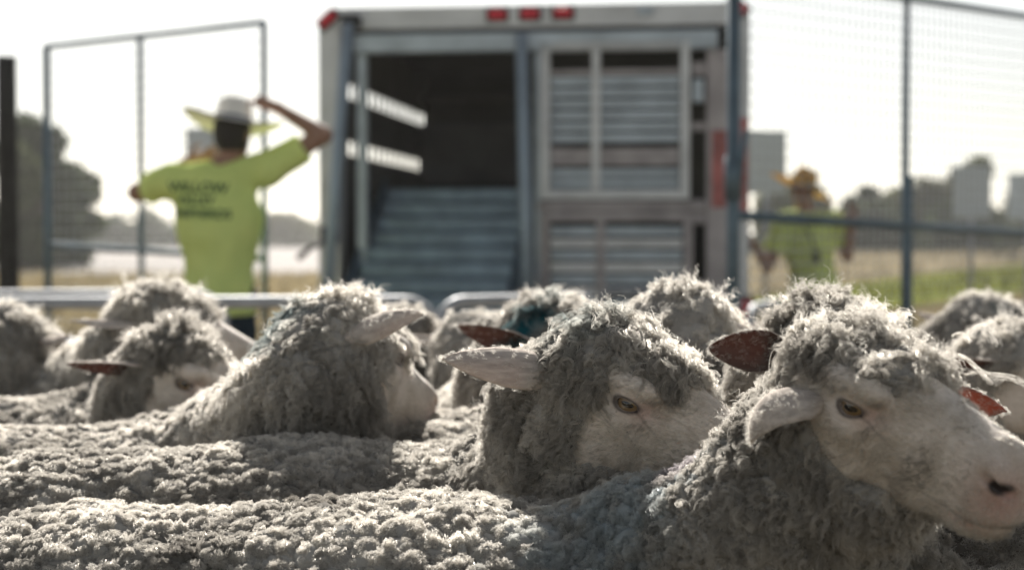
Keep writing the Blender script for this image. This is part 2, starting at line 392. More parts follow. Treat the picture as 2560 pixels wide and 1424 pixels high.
def lens_mat():
    m, t, o = mat('red_lamp_lens'); b = node(t, 'ShaderNodeBsdfPrincipled', Roughness=0.55); b.inputs['Base Color'].default_value = (0.75, 0.03, 0.06, 1)
    b.inputs['Transmission Weight'].default_value = 0.15; b.inputs['Subsurface Weight'].default_value = 0.3
    n = node(t, 'ShaderNodeTexNoise', Scale=60.0); bp = node(t, 'ShaderNodeBump', Strength=0.2); t.links.new(n.outputs[0], bp.inputs['Height']); t.links.new(bp.outputs[0], b.inputs['Normal'])
    t.links.new(b.outputs[0], o.inputs[0]); return m
M_LENS = lens_mat()

# ------------------------------------------------------------------ dark wooden post at the left edge
pw = empty('wooden_post', (P(20, 600, 11)[0], 11, 0)); tag(pw, 'dark weathered wooden post at the left edge of the picture', 'post')
mb = MB(); ht = P(22, 142, 11)[2]
mb.tube([(0, 0, 0), (0.003, 0, 0.9), (-0.002, 0, 1.7), (0, 0, ht)], [0.072, 0.069, 0.067, 0.066], 12); mb.build('shaft', M_WOOD, pw)
mb = MB(); mb.tube([(-0.07, 0, 1.50), (0.07, 0, 1.50)], 0.02, 8); mb.build('rail_end', M_WOOD, pw)

# ------------------------------------------------------------------ tall mesh panels either side of the trailer
def mesh_panel(label, a, b, z0, zr, zt, posts, ncol, dz, m, r=0.019, post_r=None, wires=True, top=True):
    """a, b: ground points of the two ends; uprights at fractions in posts; mid rail at height zr (per end)"""
    a = Vector((*a, 0)); b = Vector((*b, 0)); root = empty('mesh_panel', a); d = b - a; tag(root, label, 'fence panel', 'tall mesh panels beside the trailer')
    def pt(f, z): return d * f + Vector((0, 0, z))
    lz = lambda f, z: z[0] + (z[1] - z[0]) * f
    for i, f in enumerate(posts):
        mb = MB(); mb.tube([pt(f, z0), pt(f, lz(f, zt))], post_r[i] if post_r else r, 10); mb.build('upright', m, root)
    if top: mb = MB(); mb.tube([pt(0, zt[0]), pt(1, zt[1])], r, 10); mb.build('top_rail', m, root)
    mb = MB(); mb.tube([pt(0, zr[0]), pt(1, zr[1])], r * 1.2, 10); mb.build('middle_rail', m, root)
    mb = MB(); mb.tube([pt(0, 0.12), pt(1, 0.12)], r, 10); mb.build('bottom_rail', m, root)
    if wires:
        for k in range(1, ncol):
            f = k / ncol; mb = MB(); mb.tube([pt(f, 0.13), pt(f, lz(f, zt))], 0.0021, 4, False); mb.build('wire', M_WIRE, root)
        z = 0.2
        while z < max(zt) - 0.02:
            mb = MB(); mb.tube([pt(0, min(z, zt[0])), pt(1, min(z * zt[1] / zt[0], zt[1]))], 0.0021, 4, False); mb.build('wire', M_WIRE, root); z += dz
    return root
def gp(px, d): return ((px - 1280) / FPX * d, d)
zt = lambda px, py, d: float(P(px, py, d)[2])
mesh_panel('tall mesh panel with blue-grey pipe frame behind the person in the white hat', gp(120, 9.6), gp(662, 8.55), 0.0,
           (zt(120, 612, 9.6), zt(662, 646, 8.55)), (zt(120, 116, 9.6), zt(662, 56, 8.55)), (0.0, 0.46, 1.0), 26, 0.062, M_BLUE, r=0.0145, post_r=(0.022, 0.0165, 0.0165))
mesh_panel('tall mesh panel right of the trailer with thick blue gate post', gp(1832, 7.0), gp(2700, 9.2), 0.0,
           (zt(1832, 538, 7.0), zt(2700, 592, 9.2)), (zt(1832, -70, 7.0), zt(2700, 62, 9.2)), (0.0, 0.428, 1.0), 60, 0.055, M_BLUE, r=0.017, post_r=(0.027, 0.017, 0.02))
# sleeves and latch on the right panel
sl = empty('gate_latch', (*gp(1832, 6.94), 0)); tag(sl, 'dark blue latch bracket and strap on the thick gate post', 'latch')
mb = MB(); mb.tube([(0, 0, zt(1832, 500, 6.94)), (0.0, 0, zt(1832, 390, 6.94))], 0.036, 10); mb.build('sleeve', M_BLUE, sl)
mb = MB(); mb.tube([(0.02, -0.01, zt(1832, 470, 6.94)), (0.035, -0.02, zt(1832, 380, 6.94)), (0.05, -0.01, zt(1832, 330, 6.94))], 0.013, 6); mb.build('strap', M_BLUE, sl)
sl = empty('post_sleeve', (*gp(2268, 8.1), 0)); tag(sl, 'thicker lower pipe sleeved over the thin gate upright', 'post')
mb = MB(); mb.tube([(0, 0, 0), (0, 0, zt(2268, 452, 8.1))], 0.027, 10); mb.build('sleeve', M_BLUE, sl)
mb = MB(); mb.tube([(0, 0, zt(2268, 452, 8.1)), (0, 0, zt(2268, 440, 8.1))], [0.029, 0.02], 10); mb.build('collar', M_BLUE, sl)

# ------------------------------------------------------------------ perimeter fence with square sign boards seen from behind
def sign(label, x0, x1, y0, y1, d):
    p0, p1 = P(x0, y1, d), P(x1, y0, d); root = empty('sign_board', ((p0[0] + p1[0]) / 2, d, 0)); w = (p1[0] - p0[0]) / 2
    mb = MB(); mb.box(-w, w, -0.004, 0.004, p0[2], p1[2], 0.002); mb.build('board', M_SIGN, root)
    mb = MB(); mb.box(-w * 0.9, w * 0.9, -0.012, -0.005, p0[2] + 0.06, p0[2] + 0.09); mb.build('batten', M_SIGN, root)
    mb = MB(); mb.tube([(0, 0.03, 0), (0, 0.03, p1[2] - 0.02)], 0.02, 8); mb.build('stake', M_GALV, root)
    tag(root, label, 'sign', 'square sign boards along the perimeter fence')
sign('square grey sign board right beside the trailer, behind the mesh', 1868, 1966, 328, 484, 15.5)
sign('square grey sign board at right under the tallest tree', 2382, 2478, 416, 545, 17)
sign('square grey sign board cut off by the right edge', 2520, 2620, 434, 548, 17.5)
sign('small grey sign board left of the white hat', 464, 556, 320, 392, 19)

# ------------------------------------------------------------------ low galvanised pen panels with rounded corners
def pen_panel(label, a, b, zt_, n=4, r=0.019, m=M_GALV):
    a = Vector((*a, 0)); b = Vector((*b, 0)); root = empty('pen_panel', a); L_ = (b - a).length; u = (b - a) / L_; c = 0.10
    tag(root, label, 'fence panel', 'low pen panels round the flock')
    loop = [u * 0]; 
    pts = [u * 0 + Vector((0, 0, 0.05))] + [u * 0 + Vector((0, 0, zt_ - c))]
    for k in range(1, 7): q = k / 6 * math.pi / 2; pts.append(u * (c - c * math.cos(q)) + Vector((0, 0, zt_ - c + c * math.sin(q))))
    for k in range(0, 7): q = k / 6 * math.pi / 2; pts.append(u * (L_ - c + c * math.sin(q)) + Vector((0, 0, zt_ - c + c * math.cos(q))))
    pts.append(u * L_ + Vector((0, 0, 0.05)))
    mb = MB(); mb.tube(pts, r, 10); mb.build('frame', m, root)
    for k in range(n):
        z = zt_ * (0.12 + 0.7 * k / (n - 1)); mb = MB(); mb.tube([u * 0 + Vector((0, 0, z)), u * L_ + Vector((0, 0, z))], r * 0.8, 8); mb.build('rail', m, root)
    mb = MB(); mb.tube([u * (L_ / 2) + Vector((0, 0.022, 0.05)), u * (L_ / 2) + Vector((0, 0.022, zt_))], r * 0.8, 8); mb.build('brace', m, root)
    return root
pen_panel('bright rounded pen panel crossing the left half behind the flock', gp(-420, 4.9), gp(1094, 5.15), zt(600, 757, 5.0))
pen_panel('second grey pen panel seen just above the bright rail at far left', gp(-500, 5.6), gp(560, 5.8), zt(200, 737, 5.7))
pen_panel('bright rounded pen panel in front of the trailer ramp', gp(1092, 5.2), gp(1500, 5.6), zt(1200, 752, 5.3))
pen_panel('grey pen panel across the trailer\'s lower right doors', gp(1490, 8.4), gp(1822, 8.1), zt(1650, 730, 8.2))
pen_panel('short bright pen panel right of the blue gate post', gp(1878, 6.9), gp(1952, 7.6), zt(1910, 770, 7.0), n=3, r=0.022)
# ------------------------------------------------------------------ livestock trailer, rear end to the camera
TD = 10.0; TX = P(1327, 600, TD)[0]
tr = empty('livestock_trailer', (TX, TD, 0), math.radians(-7.0)); tag(tr, 'weathered aluminium livestock trailer, rear left half open with a blue ribbed ramp', 'trailer')
PXM = FPX / TD
lx = lambda px: (px - 1327) / PXM
lz = lambda py: CAMH + (597 - py) / PXM
def tbox(name, x0, x1, y0, y1, z0, z1, m, b=0.006, parent=tr):
    mb = MB(); mb.box(x0, x1, y0, y1, z0, z1, b); return mb.build(name, m, parent)
X0, X1 = lx(786), lx(1868); ZT = lz(16); LEN = 3.4
# rounded rear hoop: a band swept round the two upper corners
def hoop(name, x0, x1, z0, z1, w, y0, y1, rc, m):
    mb = MB(); prof = []
    for k in range(0, 9): q = k / 8 * math.pi / 2; prof.append((x0 + rc - rc * math.cos(q), z1 - rc + rc * math.sin(q), -math.cos(q), math.sin(q)))
    for k in range(0, 9): q = k / 8 * math.pi / 2; prof.append((x1 - rc + rc * math.sin(q), z1 - rc + rc * math.cos(q), math.sin(q), math.cos(q)))
    prof = [(x0, z0, -1, 0)] + prof + [(x1, z0, 1, 0)]
    vs = []; fs = []
    for (x, z, nx, nz) in prof:
        for (y, o) in ((y0, 0), (y1, 0), (y1, w), (y0, w)): vs.append((x - nx * o, y, z - nz * o))
    for i in range(len(prof) - 1):
        for k in range(4): a, b2 = i * 4 + k, i * 4 + (k + 1) % 4; fs.append((a, b2, b2 + 4, a + 4))
    fs += [(0, 1, 2, 3), tuple(4 * (len(prof) - 1) + k for k in (3, 2, 1, 0))]
    mb.add(vs, fs); return mb.build(name, m, tr)
hoop('rear_frame', X0, X1, 0.35, ZT, 0.125, 0.0, 0.16, 0.10, M_ALU)
# skin: roof, right side, slatted left side
mb = MB(); mb.box(X0 + 0.02, X1 - 0.02, 0.14, LEN, ZT - 0.045, ZT - 0.015, 0.004); mb.build('roof', M_ALU, tr)
for k in range(9):
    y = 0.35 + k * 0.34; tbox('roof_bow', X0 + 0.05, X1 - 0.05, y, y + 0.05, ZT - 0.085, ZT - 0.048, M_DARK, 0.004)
M_SIDE = simple('dark_grey_slats', (0.10, 0.10, 0.105), 0.7, 0.2, var=0.3, scale=4)  # dark grey, darker than the right-hand slats
bands = [(0.42, 1.60), (1.69, 1.95), (2.05, ZT - 0.06)]
for z0, z1 in bands: tbox('side_slat', X0 + 0.03, X0 + 0.06, 0.17, LEN, z0, z1, M_SIDE, 0.003)
for k in range(16):
    y = 0.20 + k * 0.2; tbox('side_stake', X0 + 0.024, X0 + 0.034, y, y + 0.07, 0.40, ZT - 0.06, M_SIDE, 0.002)
for z0, z1 in [(0.42, 1.36), (1.49, 1.60), (1.74, 1.90), (2.10, ZT - 0.06)]: tbox('side_slat', X1 - 0.06, X1 - 0.03, 0.17, LEN, z0, z1, M_ALUD, 0.003)
for k in range(10):
    y = 0.25 + k * 0.34; tbox('side_stake', X1 - 0.085, X1 - 0.022, y, y + 0.05, 0.40, ZT - 0.06, M_ALUD, 0.004)
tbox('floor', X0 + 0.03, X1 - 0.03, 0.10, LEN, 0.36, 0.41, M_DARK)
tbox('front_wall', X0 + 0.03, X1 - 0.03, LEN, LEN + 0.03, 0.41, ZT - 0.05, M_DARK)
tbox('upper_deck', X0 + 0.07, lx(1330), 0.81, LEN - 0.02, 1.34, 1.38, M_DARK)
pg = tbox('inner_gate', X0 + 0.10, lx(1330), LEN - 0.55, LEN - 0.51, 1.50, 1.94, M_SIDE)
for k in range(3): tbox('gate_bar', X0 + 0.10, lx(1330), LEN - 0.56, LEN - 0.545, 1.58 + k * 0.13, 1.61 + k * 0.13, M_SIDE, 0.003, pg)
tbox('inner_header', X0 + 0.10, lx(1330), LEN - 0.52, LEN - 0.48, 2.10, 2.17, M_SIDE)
# door header and inner jambs
tbox('door_header', lx(880), lx(1790), -0.03, 0.05, lz(130), lz(84), M_ALUB)
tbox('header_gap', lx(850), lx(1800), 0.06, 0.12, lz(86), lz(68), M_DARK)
tbox('left_jamb', lx(884), lx(908), 0.0, 0.08, 0.36, lz(132), M_ALUB)
tbox('middle_jamb', lx(1336), lx(1352), 0.0, 0.09, 0.36, lz(132), M_ALUB)
tbox('right_jamb', lx(1762), lx(1815), -0.01, 0.10, 0.36, lz(132), M_ALUD)
# pale blue sliding bars leaning either side of the ramp
for (a, b) in (((872, 62), (838, 860)), ((1308, 92), (1341, 860))):
    mb = MB(); q0 = Vector((lx(a[0]), -0.10, lz(a[1]))); q1 = Vector((lx(b[0]), -0.42, lz(b[1])))
    mb.tube([q0, q0 * 0.5 + q1 * 0.5, q1], 0.036, 4); mb.build('ramp_support_bar', simple('pale_blue_bar', (0.30, 0.37, 0.44), 0.5, 0.35, var=0.12) if a[0] < 1000 else bpy.data.materials['pale_blue_bar'], tr)
tbox('bar_bracket', lx(852), lx(898), -0.09, 0.0, lz(66), lz(36), M_RUB)
# ramp with cross ribs climbing to the upper deck
rp = empty('ramp', (0, 0, 0)); rp.parent = tr
y0, z0, y1, z1 = -1.5, 0.10, 0.80, 1.37
sl_ = (z1 - z0) / (y1 - y0); xa, xb = lx(896), lx(1298)
mb = MB(); mb.add([(xa, y0, z0), (xb, y0, z0), (xb, y1, z1), (xa, y1, z1), (xa, y0, z0 - 0.05), (xb, y0, z0 - 0.05), (xb, y1, z1 - 0.05), (xa, y1, z1 - 0.05)], [(0, 1, 2, 3), (7, 6, 5, 4), (0, 4, 5, 1), (1, 5, 6, 2), (2, 6, 7, 3), (3, 7, 4, 0)])
mb.build('ramp_deck', M_RAMP, rp)
n = 14
M_RIB = simple('ramp_rib_steel', (0.19, 0.26, 0.33), 0.5, 0.4, var=0.3, scale=6.0)  # lighter copy of the ramp steel, lit rib tops put into its colour
for k in range(n):
    yy = y0 + (k + 0.5) * (y1 - y0) / n; zz = z0 + sl_ * (yy - y0); mb = MB(); mb.box(xa + 0.02, xb - 0.02, yy - 0.045, yy + 0.045, zz - 0.02, zz + 0.07, 0.012); mb.build('cross_rib', M_RIB, rp)
for x in (xa - 0.02, xb + 0.005):
    mb = MB(); mb.add([(x, y0, z0 - 0.06), (x, y1, z1 - 0.06), (x, y1, z1 + 0.10), (x, y0, z0 + 0.10), (x + 0.015, y0, z0 - 0.06), (x + 0.015, y1, z1 - 0.06), (x + 0.015, y1, z1 + 0.10), (x + 0.015, y0, z0 + 0.10)], [(0, 1, 2, 3), (7, 6, 5, 4), (0, 4, 5, 1), (1, 5, 6, 2), (2, 6, 7, 3), (3, 7, 4, 0)]); mb.build('ramp_side', M_RAMP, rp)
# right-hand door: upper and lower leaves with corrugated slats
def leaf(name, xL, xR, yT, yB, xm, slats, m_fr, m_sl, y=-0.03):
    d = empty(name, (0, 0, 0)); d.parent = tr; w = 0.055
    tbox('stile', lx(xL), lx(xL) + w, y, y + 0.05, lz(yB), lz(yT), m_fr, 0.005, d); tbox('stile', lx(xR) - w, lx(xR), y, y + 0.05, lz(yB), lz(yT), m_fr, 0.005, d)
    tbox('stile', lx(xm) - 0.025, lx(xm) + 0.025, y - 0.003, y + 0.045, lz(yB) + w, lz(yT) - w, m_fr, 0.005, d)
    tbox('door_rail', lx(xL) + w, lx(xR) - w, y, y + 0.05, lz(yT) - w, lz(yT), m_fr, 0.005, d); tbox('door_rail', lx(xL) + w, lx(xR) - w, y, y + 0.05, lz(yB), lz(yB) + w, m_fr, 0.005, d)
    for (a, b, mm) in slats: tbox('slat', lx(xL) + w + 0.004, lx(xR) - w - 0.004, y + 0.018, y + 0.034, lz(b), lz(a), mm, 0.004, d)
    return d
up = [(178, 192, M_ALUD)] + [(196 + k * 28, 196 + k * 28 + 22, M_ALUB) for k in range(6)] + [(372, 416, M_ALUD)] + [(424 + k * 24, 424 + k * 24 + 19, M_ALUB) for k in range(3)]
leaf('upper_door', 1352, 1722, 108, 500, 1490, up, M_ALU, M_ALUB)
leaf('lower_door', 1352, 1730, 530, 860, 1502, [(566 + k * 30, 566 + k * 30 + 24, M_ALU if k % 2 else M_ALUB) for k in range(8)], M_ALUD, M_ALUB)
tbox('door_sill', lx(1345), lx(1760), -0.02, 0.05, lz(528), lz(504), M_ALUD)
for (a, b) in ((110, 122), (162, 196), (244, 262), (310, 330), (500, 560), (700, 740)): tbox('jamb_plate', lx(1726), lx(1760), -0.005, 0.03, lz(b), lz(a), M_ALUD)
tbox('door_latch', lx(1728), lx(1756), -0.05, -0.01, lz(262), lz(205), M_ALUB)
# red reflective patches on the right post, lamps, side hook
for (a, b, c, d) in ((1776, 1816, 330, 520), (1838, 1866, 300, 545)): tbox('reflective_tape', lx(a), lx(b), -0.006 if a > 1830 else -0.016, -0.001 if a > 1830 else -0.011, lz(d), lz(c), M_REDP, 0.001)
def lamp(x, z, w, h, ang=0.0, y=-0.012):
    o = empty('marker_lamp', (x, y, z)); o.parent = tr; o.rotation_euler = (0, ang, 0)
    mb = MB(); n = 20
    ring = [(w * math.copysign(abs(math.cos(a)) ** 0.6, math.cos(a)), h * math.copysign(abs(math.sin(a)) ** 0.6, math.sin(a))) for a in [2 * math.pi * k / n for k in range(n)]]
    vs = [(px_ * s, yy, pz * s) for (s, yy) in ((1.0, 0.0), (1.0, -0.016), (0.7, -0.028)) for (px_, pz) in ring] + [(0, -0.030, 0)]
    fs = [(i * n + k, i * n + (k + 1) % n, (i + 1) * n + (k + 1) % n, (i + 1) * n + k) for i in range(2) for k in range(n)] + [(2 * n + k, 2 * n + (k + 1) % n, 3 * n) for k in range(n)]
    mb.add(vs, fs, True); mb.build('lens', M_LENS, o)
    mb = MB(); mb.box(-w * 1.25, w * 1.25, 0.0, 0.011, -h * 1.4, h * 1.4, 0.003); mb.build('lamp_base', M_RUB, o)
for px_ in (1243, 1325, 1408): lamp(lx(px_), lz(39 - (px_ - 1243) * 0.012), 0.053, 0.030)
lamp(lx(812), lz(44), 0.058, 0.028, -0.72); lamp(lx(1840), lz(26), 0.058, 0.028, 0.72)
lamp(lx(1862), lz(770), 0.032, 0.055, 0.0)
tbox('header_bracket', lx(1592), lx(1632), -0.02, 0.0, lz(46), lz(26), M_ALUB)
hk = empty('side_hook', (0, 0, 0)); hk.parent = tr
mb = MB(); mb.box(lx(798), lx(838), -0.10, -0.01, lz(610), lz(565), 0.012); mb.build('hook_block', M_RUB, hk)
mb = MB(); mb.tube([(lx(815), -0.06, lz(600)), (lx(775), -0.09, lz(618)), (lx(742), -0.10, lz(646))], [0.022, 0.016, 0.02], 8); mb.build('hook_arm', M_RUB, hk)
# running gear
for x in (X0 + 0.12, X1 - 0.12):
    for yy in (1.5, 2.4):
        w_ = empty('wheel', (x, yy, 0.36)); w_.parent = tr
        mb = MB(); mb.tube([(-0.11, 0, 0), (-0.09, 0, 0), (0.09, 0, 0), (0.11, 0, 0)], [0.31, 0.36, 0.36, 0.31], 24); mb.build('tyre', M_RUB, w_)
        mb = MB(); mb.tube([(-0.115, 0, 0), (0.115, 0, 0)], 0.2, 18); mb.build('rim', M_ALU, w_)

# ------------------------------------------------------------------ people
def skin_mat(name, c): return simple(name, c, 0.55, var=0.12, scale=20)
M_SKIN = skin_mat('tanned_skin', (0.30, 0.17, 0.115)); M_SKIN2 = skin_mat('fair_skin', (0.34, 0.19, 0.14))
M_HAIR = simple('dark_hair', (0.015, 0.012, 0.01), 0.7, var=0.4, scale=60)
def cloth(name, col, tf=0.3):
    m, t, o = mat(name); L = t.links.new
    tc = node(t, 'ShaderNodeTexCoord'); nz = node(t, 'ShaderNodeTexNoise', Scale=7.0, Detail=3.0); L(tc.outputs['Object'], nz.inputs['Vector'])
    c = np.array(col); rp = node(t, 'ShaderNodeValToRGB'); rp.color_ramp.elements[0].position = .3; rp.color_ramp.elements[0].color = (*(c * 0.9), 1); rp.color_ramp.elements[1].position = .7; rp.color_ramp.elements[1].color = (*np.clip(c * 1.08, 0, 1), 1); L(nz.outputs['Fac'], rp.inputs[0])
    d = node(t, 'ShaderNodeBsdfDiffuse'); k = node(t, 'ShaderNodeBsdfTranslucent'); L(rp.outputs[0], d.inputs[0]); L(rp.outputs[0], k.inputs[0])
    bp = node(t, 'ShaderNodeBump', Strength=0.5, Distance=0.03); L(nz.outputs['Fac'], bp.inputs['Height']); L(bp.outputs[0], d.inputs['Normal'])
    x = node(t, 'ShaderNodeMixShader'); x.inputs[0].default_value = tf; L(d.outputs[0], x.inputs[1]); L(k.outputs[0], x.inputs[2]); L(x.outputs[0], o.inputs[0]); return m
M_NEON = cloth('neon_tee', (0.80, 0.98, 0.33), 0.2)
M_JEAN = cloth('dark_trousers', (0.02, 0.035, 0.05), 0.05)
M_STRAW = cloth('white_straw', (0.84, 0.82, 0.77), 0.15); M_STRAW2 = cloth('golden_straw', (0.66, 0.44, 0.13), 0.4)
M_BAND = simple('hat_band', (0.10, 0.12, 0.16), 0.7); M_BOOT = simple('boot_leather', (0.03, 0.022, 0.016), 0.6); M_PRINT = simple('shirt_print', (0.02, 0.10, 0.03), 0.7)

def hand_parts(w, dirv, palm_n, s=1.0):
    """palm, four unequal bent fingers and a thumb as (a, b, ra, rb) cones"""
    x = unit(np.array(dirv, float)); n = unit(np.array(palm_n, float) - x * (np.array(palm_n, float) @ x)); y = np.cross(n, x); out = [(w, w + x * 0.075 * s, 0.028, 0.034, )]
    for k, (o, ln) in enumerate(((-0.030, 0.062), (-0.010, 0.074), (0.010, 0.080), (0.030, 0.070))):
        a = w + x * 0.085 * s + y * o; b = a + x * ln * 0.5 + n * 0.008; c = b + x * ln * 0.4 + n * 0.03
        out += [(a, b, 0.0095, 0.009), (b, c, 0.009, 0.0075)]
    a = w + x * 0.025 + y * 0.03; b = a + y * 0.035 + x * 0.03; c = b + x * 0.035 + n * 0.01; out += [(a, b, 0.012, 0.010), (b, c, 0.010, 0.008)]
    return out
def person(label, J, hat_m, skin, hat_tilt, hat_yaw, printed=False, face_dir=(0, 1, 0), h=0.009, hair=True, curl=1.0):
    """J: joints in world metres. body, tee, trousers, hair, hat"""
    base = np.array([J['hip'][0], J['hip'][1], 0.0]); j = {k: np.asarray(v, float) - base for k, v in J.items()}
    root = empty('person', base); tag(root, label, 'person')
    fd = unit(np.array(face_dir, float)); hc = j['head']; side = np.cross(fd, UPZ)
    hips = j['hip']; sl_, sr_ = j['shoulder_l'], j['shoulder_r']; ch = 0.5 * (sl_ + sr_) * (1, 1, 1); ch[2] = min(sl_[2], sr_[2]) - 0.16
    ax = unit((sr_ - sl_) * (1, 1, 0)); neck = j['neck']; fw = np.cross(UPZ, ax)
    if fw @ fd < 0: fw = -fw
    R3 = np.stack([ax, fw, UPZ], 1)
    legs = [(hips + ax * s * 0.09, hips * (1, 1, 0) + ax * s * 0.11 + UPZ * 0.48 + fw * 0.02, hips * (1, 1, 0) + ax * s * 0.12 + UPZ * 0.08) for s in (-1, 1)]
    hands = hand_parts(j['wrist_l'], j['hand_dir_l'] + base, j['palm_l'] + base) + hand_parts(j['wrist_r'], j['hand_dir_r'] + base, j['palm_r'] + base)
    def torso(p, g):
        d = ell(p, ch, (0.185 + g, 0.115 + g, 0.20 + g), R3); d = smin(d, rcone(p, ch - UPZ * 0.05, hips, 0.135 + g, 0.145 + g), 0.10)
        d = smin(d, rcone(p, sl_, sr_, 0.062 + g, 0.062 + g), 0.07); return d
    def body(p):
        d = torso(p, 0.0); d = smin(d, rcone(p, 0.5 * (sl_ + sr_) + UPZ * 0.0, neck, 0.07, 0.056), 0.05); d = smin(d, rcone(p, neck, hc - UPZ * 0.06, 0.055, 0.055), 0.02)
        e = ell(p, hc, (0.078, 0.098, 0.118), np.stack([side, fd, UPZ], 1)); e = smin(e, ell(p, hc + fd * 0.05 - UPZ * 0.07, (0.045, 0.045, 0.05), np.stack([side, fd, UPZ], 1)), 0.03)
        e = smin(e, rcone(p, hc + fd * 0.09 + UPZ * 0.012, hc + fd * 0.112 - UPZ * 0.022, 0.010, 0.016), 0.012)                   # nose
        for s in (-1, 1):
            e = smin(e, ell(p, hc + side * s * 0.080 - UPZ * 0.01 - fd * 0.01, (0.012, 0.02, 0.032), np.stack([side, fd, UPZ], 1)), 0.008)   # ears
            e = smax(e, -(nrm(p - (hc + fd * 0.100 + side * s * 0.032 + UPZ * 0.008)) - 0.014), 0.012)                                # eye sockets
        e = smax(e, -rcone(p, hc + fd * 0.105 - side * 0.022 - UPZ * 0.055, hc + fd * 0.105 + side * 0.022 - UPZ * 0.055, 0.005, 0.005), 0.006)
        d = smin(d, e, 0.015)
        for a in ('l', 'r'):
            d = smin(d, rcone(p, j['shoulder_' + a], j['elbow_' + a], 0.058, 0.043), 0.04); d = smin(d, rcone(p, j['elbow_' + a], j['wrist_' + a], 0.043, 0.029), 0.015)
        e = np.full(len(p), 9.0)
        for (a, b, ra, rb) in hands: e = smin(e, rcone(p, a, b, ra, rb), 0.006)
        d = smin(d, e, 0.012)
        for (a, b, c) in legs: d = smin(d, rcone(p, a, b, 0.082, 0.058), 0.03); d = smin(d, rcone(p, b, c, 0.056, 0.036), 0.02)
        return d
    allp = np.array([v for k, v in j.items() if not k.startswith(('hand', 'palm'))] + [q for hnd in hands for q in hnd[:2]]); lo, hi = allp.min(0) - 0.25, allp.max(0) + 0.25; lo[2] = -0.02
    V, F = mesh_sdf(body, lo, hi, h, 1); link('body', fast_mesh('body', V, F), skin, root)
    def tee(p):
        d = torso(p, 0.020); d = smin(d, rcone(p, hips - UPZ * 0.02, hips - UPZ * 0.10, 0.165, 0.172), 0.06)
        for a in ('l', 'r'):
            s0, e0 = j['shoulder_' + a], j['elbow_' + a]; d = smin(d, rcone(p, s0, s0 + (e0 - s0) * 0.62, 0.074, 0.080), 0.05)
            dirv = unit(e0 - s0); d = smax(d, (p - (s0 + (e0 - s0) * 0.64)) @ dirv - 9 * (nrm(p - s0) > 0.30), 0.004) if False else d
        d = d + (vnoise(p, 0.09, 3) - 0.5) * 0.016 + (vnoise(p * np.array([1, 1, 0.35]), 0.045, 8) - 0.5) * 0.010
        for a in ('l', 'r'):
            s0, e0 = j['shoulder_' + a], j['elbow_' + a]; dirv = unit(e0 - s0); near = nrm(p - e0) < 0.16
            d = np.where(near, np.maximum(d, (p - (s0 + (e0 - s0) * 0.66)) @ dirv), d)
        d = smax(d, (hips[2] - 0.10) - p[:, 2], 0.006)
        return smax(d, -(nrm((p - neck - UPZ * 0.035) / np.array([1, 1, 0.8])) - 0.075), 0.01)
    V, F = mesh_sdf(tee, lo, hi, h, 1); ts = link('tee_shirt', fast_mesh('tee_shirt', V, F), M_NEON, root)
    def trou(p):
        d = rcone(p, hips + UPZ * 0.06, hips - UPZ * 0.08, 0.150, 0.158)
        for (a, b, c) in legs: d = smin(d, rcone(p, a, b, 0.095, 0.075), 0.04); d = smin(d, rcone(p, b, c, 0.074, 0.064), 0.02)
        return d + (vnoise(p, 0.08, 4) - 0.5) * 0.012
    V, F = mesh_sdf(trou, (*(hips[:2] - 0.4), 0.04), (*(hips[:2] + 0.4), hips[2] + 0.25), 0.014, 1); link('trousers', fast_mesh('trousers', V, F), M_JEAN, root)
    for (a, b, c) in legs:
        V, F = mesh_sdf(lambda p: smax(smin(rcone(p, c - UPZ * 0.03, c + fw * 0.15 - UPZ * 0.045, 0.05, 0.045), rcone(p, c + UPZ * 0.1, c - UPZ * 0.02, 0.06, 0.055), 0.03), 0.004 - p[:, 2], 0.004), (*(c[:2] - 0.3), -0.02), (*(c[:2] + 0.3), 0.35), 0.014, 1)
        link('boot', fast_mesh('boot', V, F), M_BOOT, root)
    if hair:
        hr = lambda p: smax(ell(p, hc + UPZ * 0.008 - fd * 0.008, (0.086, 0.104, 0.120), np.stack([side, fd, UPZ], 1)) + (vnoise(p, 0.012, 2) - .5) * 0.006, np.maximum((p - hc) @ fd - 0.045, (hc[2] - 0.085) - p[:, 2]), 0.01)
        V, F = mesh_sdf(hr, hc - 0.2, hc + 0.2, 0.007, 1); link('hair', fast_mesh('hair', V, F), M_HAIR, root)
    # cowboy hat: crown with a crease, brim rolled up at the sides
    hat = empty('hat', hc + UPZ * 0.052); hat.parent = root; hat.rotation_euler = Euler((hat_tilt[0], hat_tilt[1], hat_yaw))
    nu, nv = 40, 9; vs = []; fs = []
    def brim(rf, a, o): 
        rx, ry = 0.095 + 0.145 * rf, 0.110 + 0.125 * rf; x, y = rx * math.cos(a), ry * math.sin(a); return (x, y, curl * 0.062 * rf ** 1.6 * abs(math.cos(a)) ** 2.2 - 0.028 * rf * abs(math.sin(a)) ** 2 + o)
    for o in (0.0, 0.005):
        for i in range(nv):
            for k in range(nu): vs.append(brim(i / (nv - 1), 2 * math.pi * k / nu, o))
    N_ = nu * nv
    for i in range(nv - 1):
        for k in range(nu):
            a, b2 = i * nu + k, i * nu + (k + 1) % nu; fs.append((a, a + nu, b2 + nu, b2)); fs.append((a + N_, b2 + N_, b2 + nu + N_, a + nu + N_))
    for k in range(nu): a, b2 = (nv - 1) * nu + k, (nv - 1) * nu + (k + 1) % nu; fs.append((a, a + N_, b2 + N_, b2))
    mb = MB(); mb.add(vs, fs, True); mb.build('brim', hat_m, hat)
    vs, fs = [], []; nz = 10
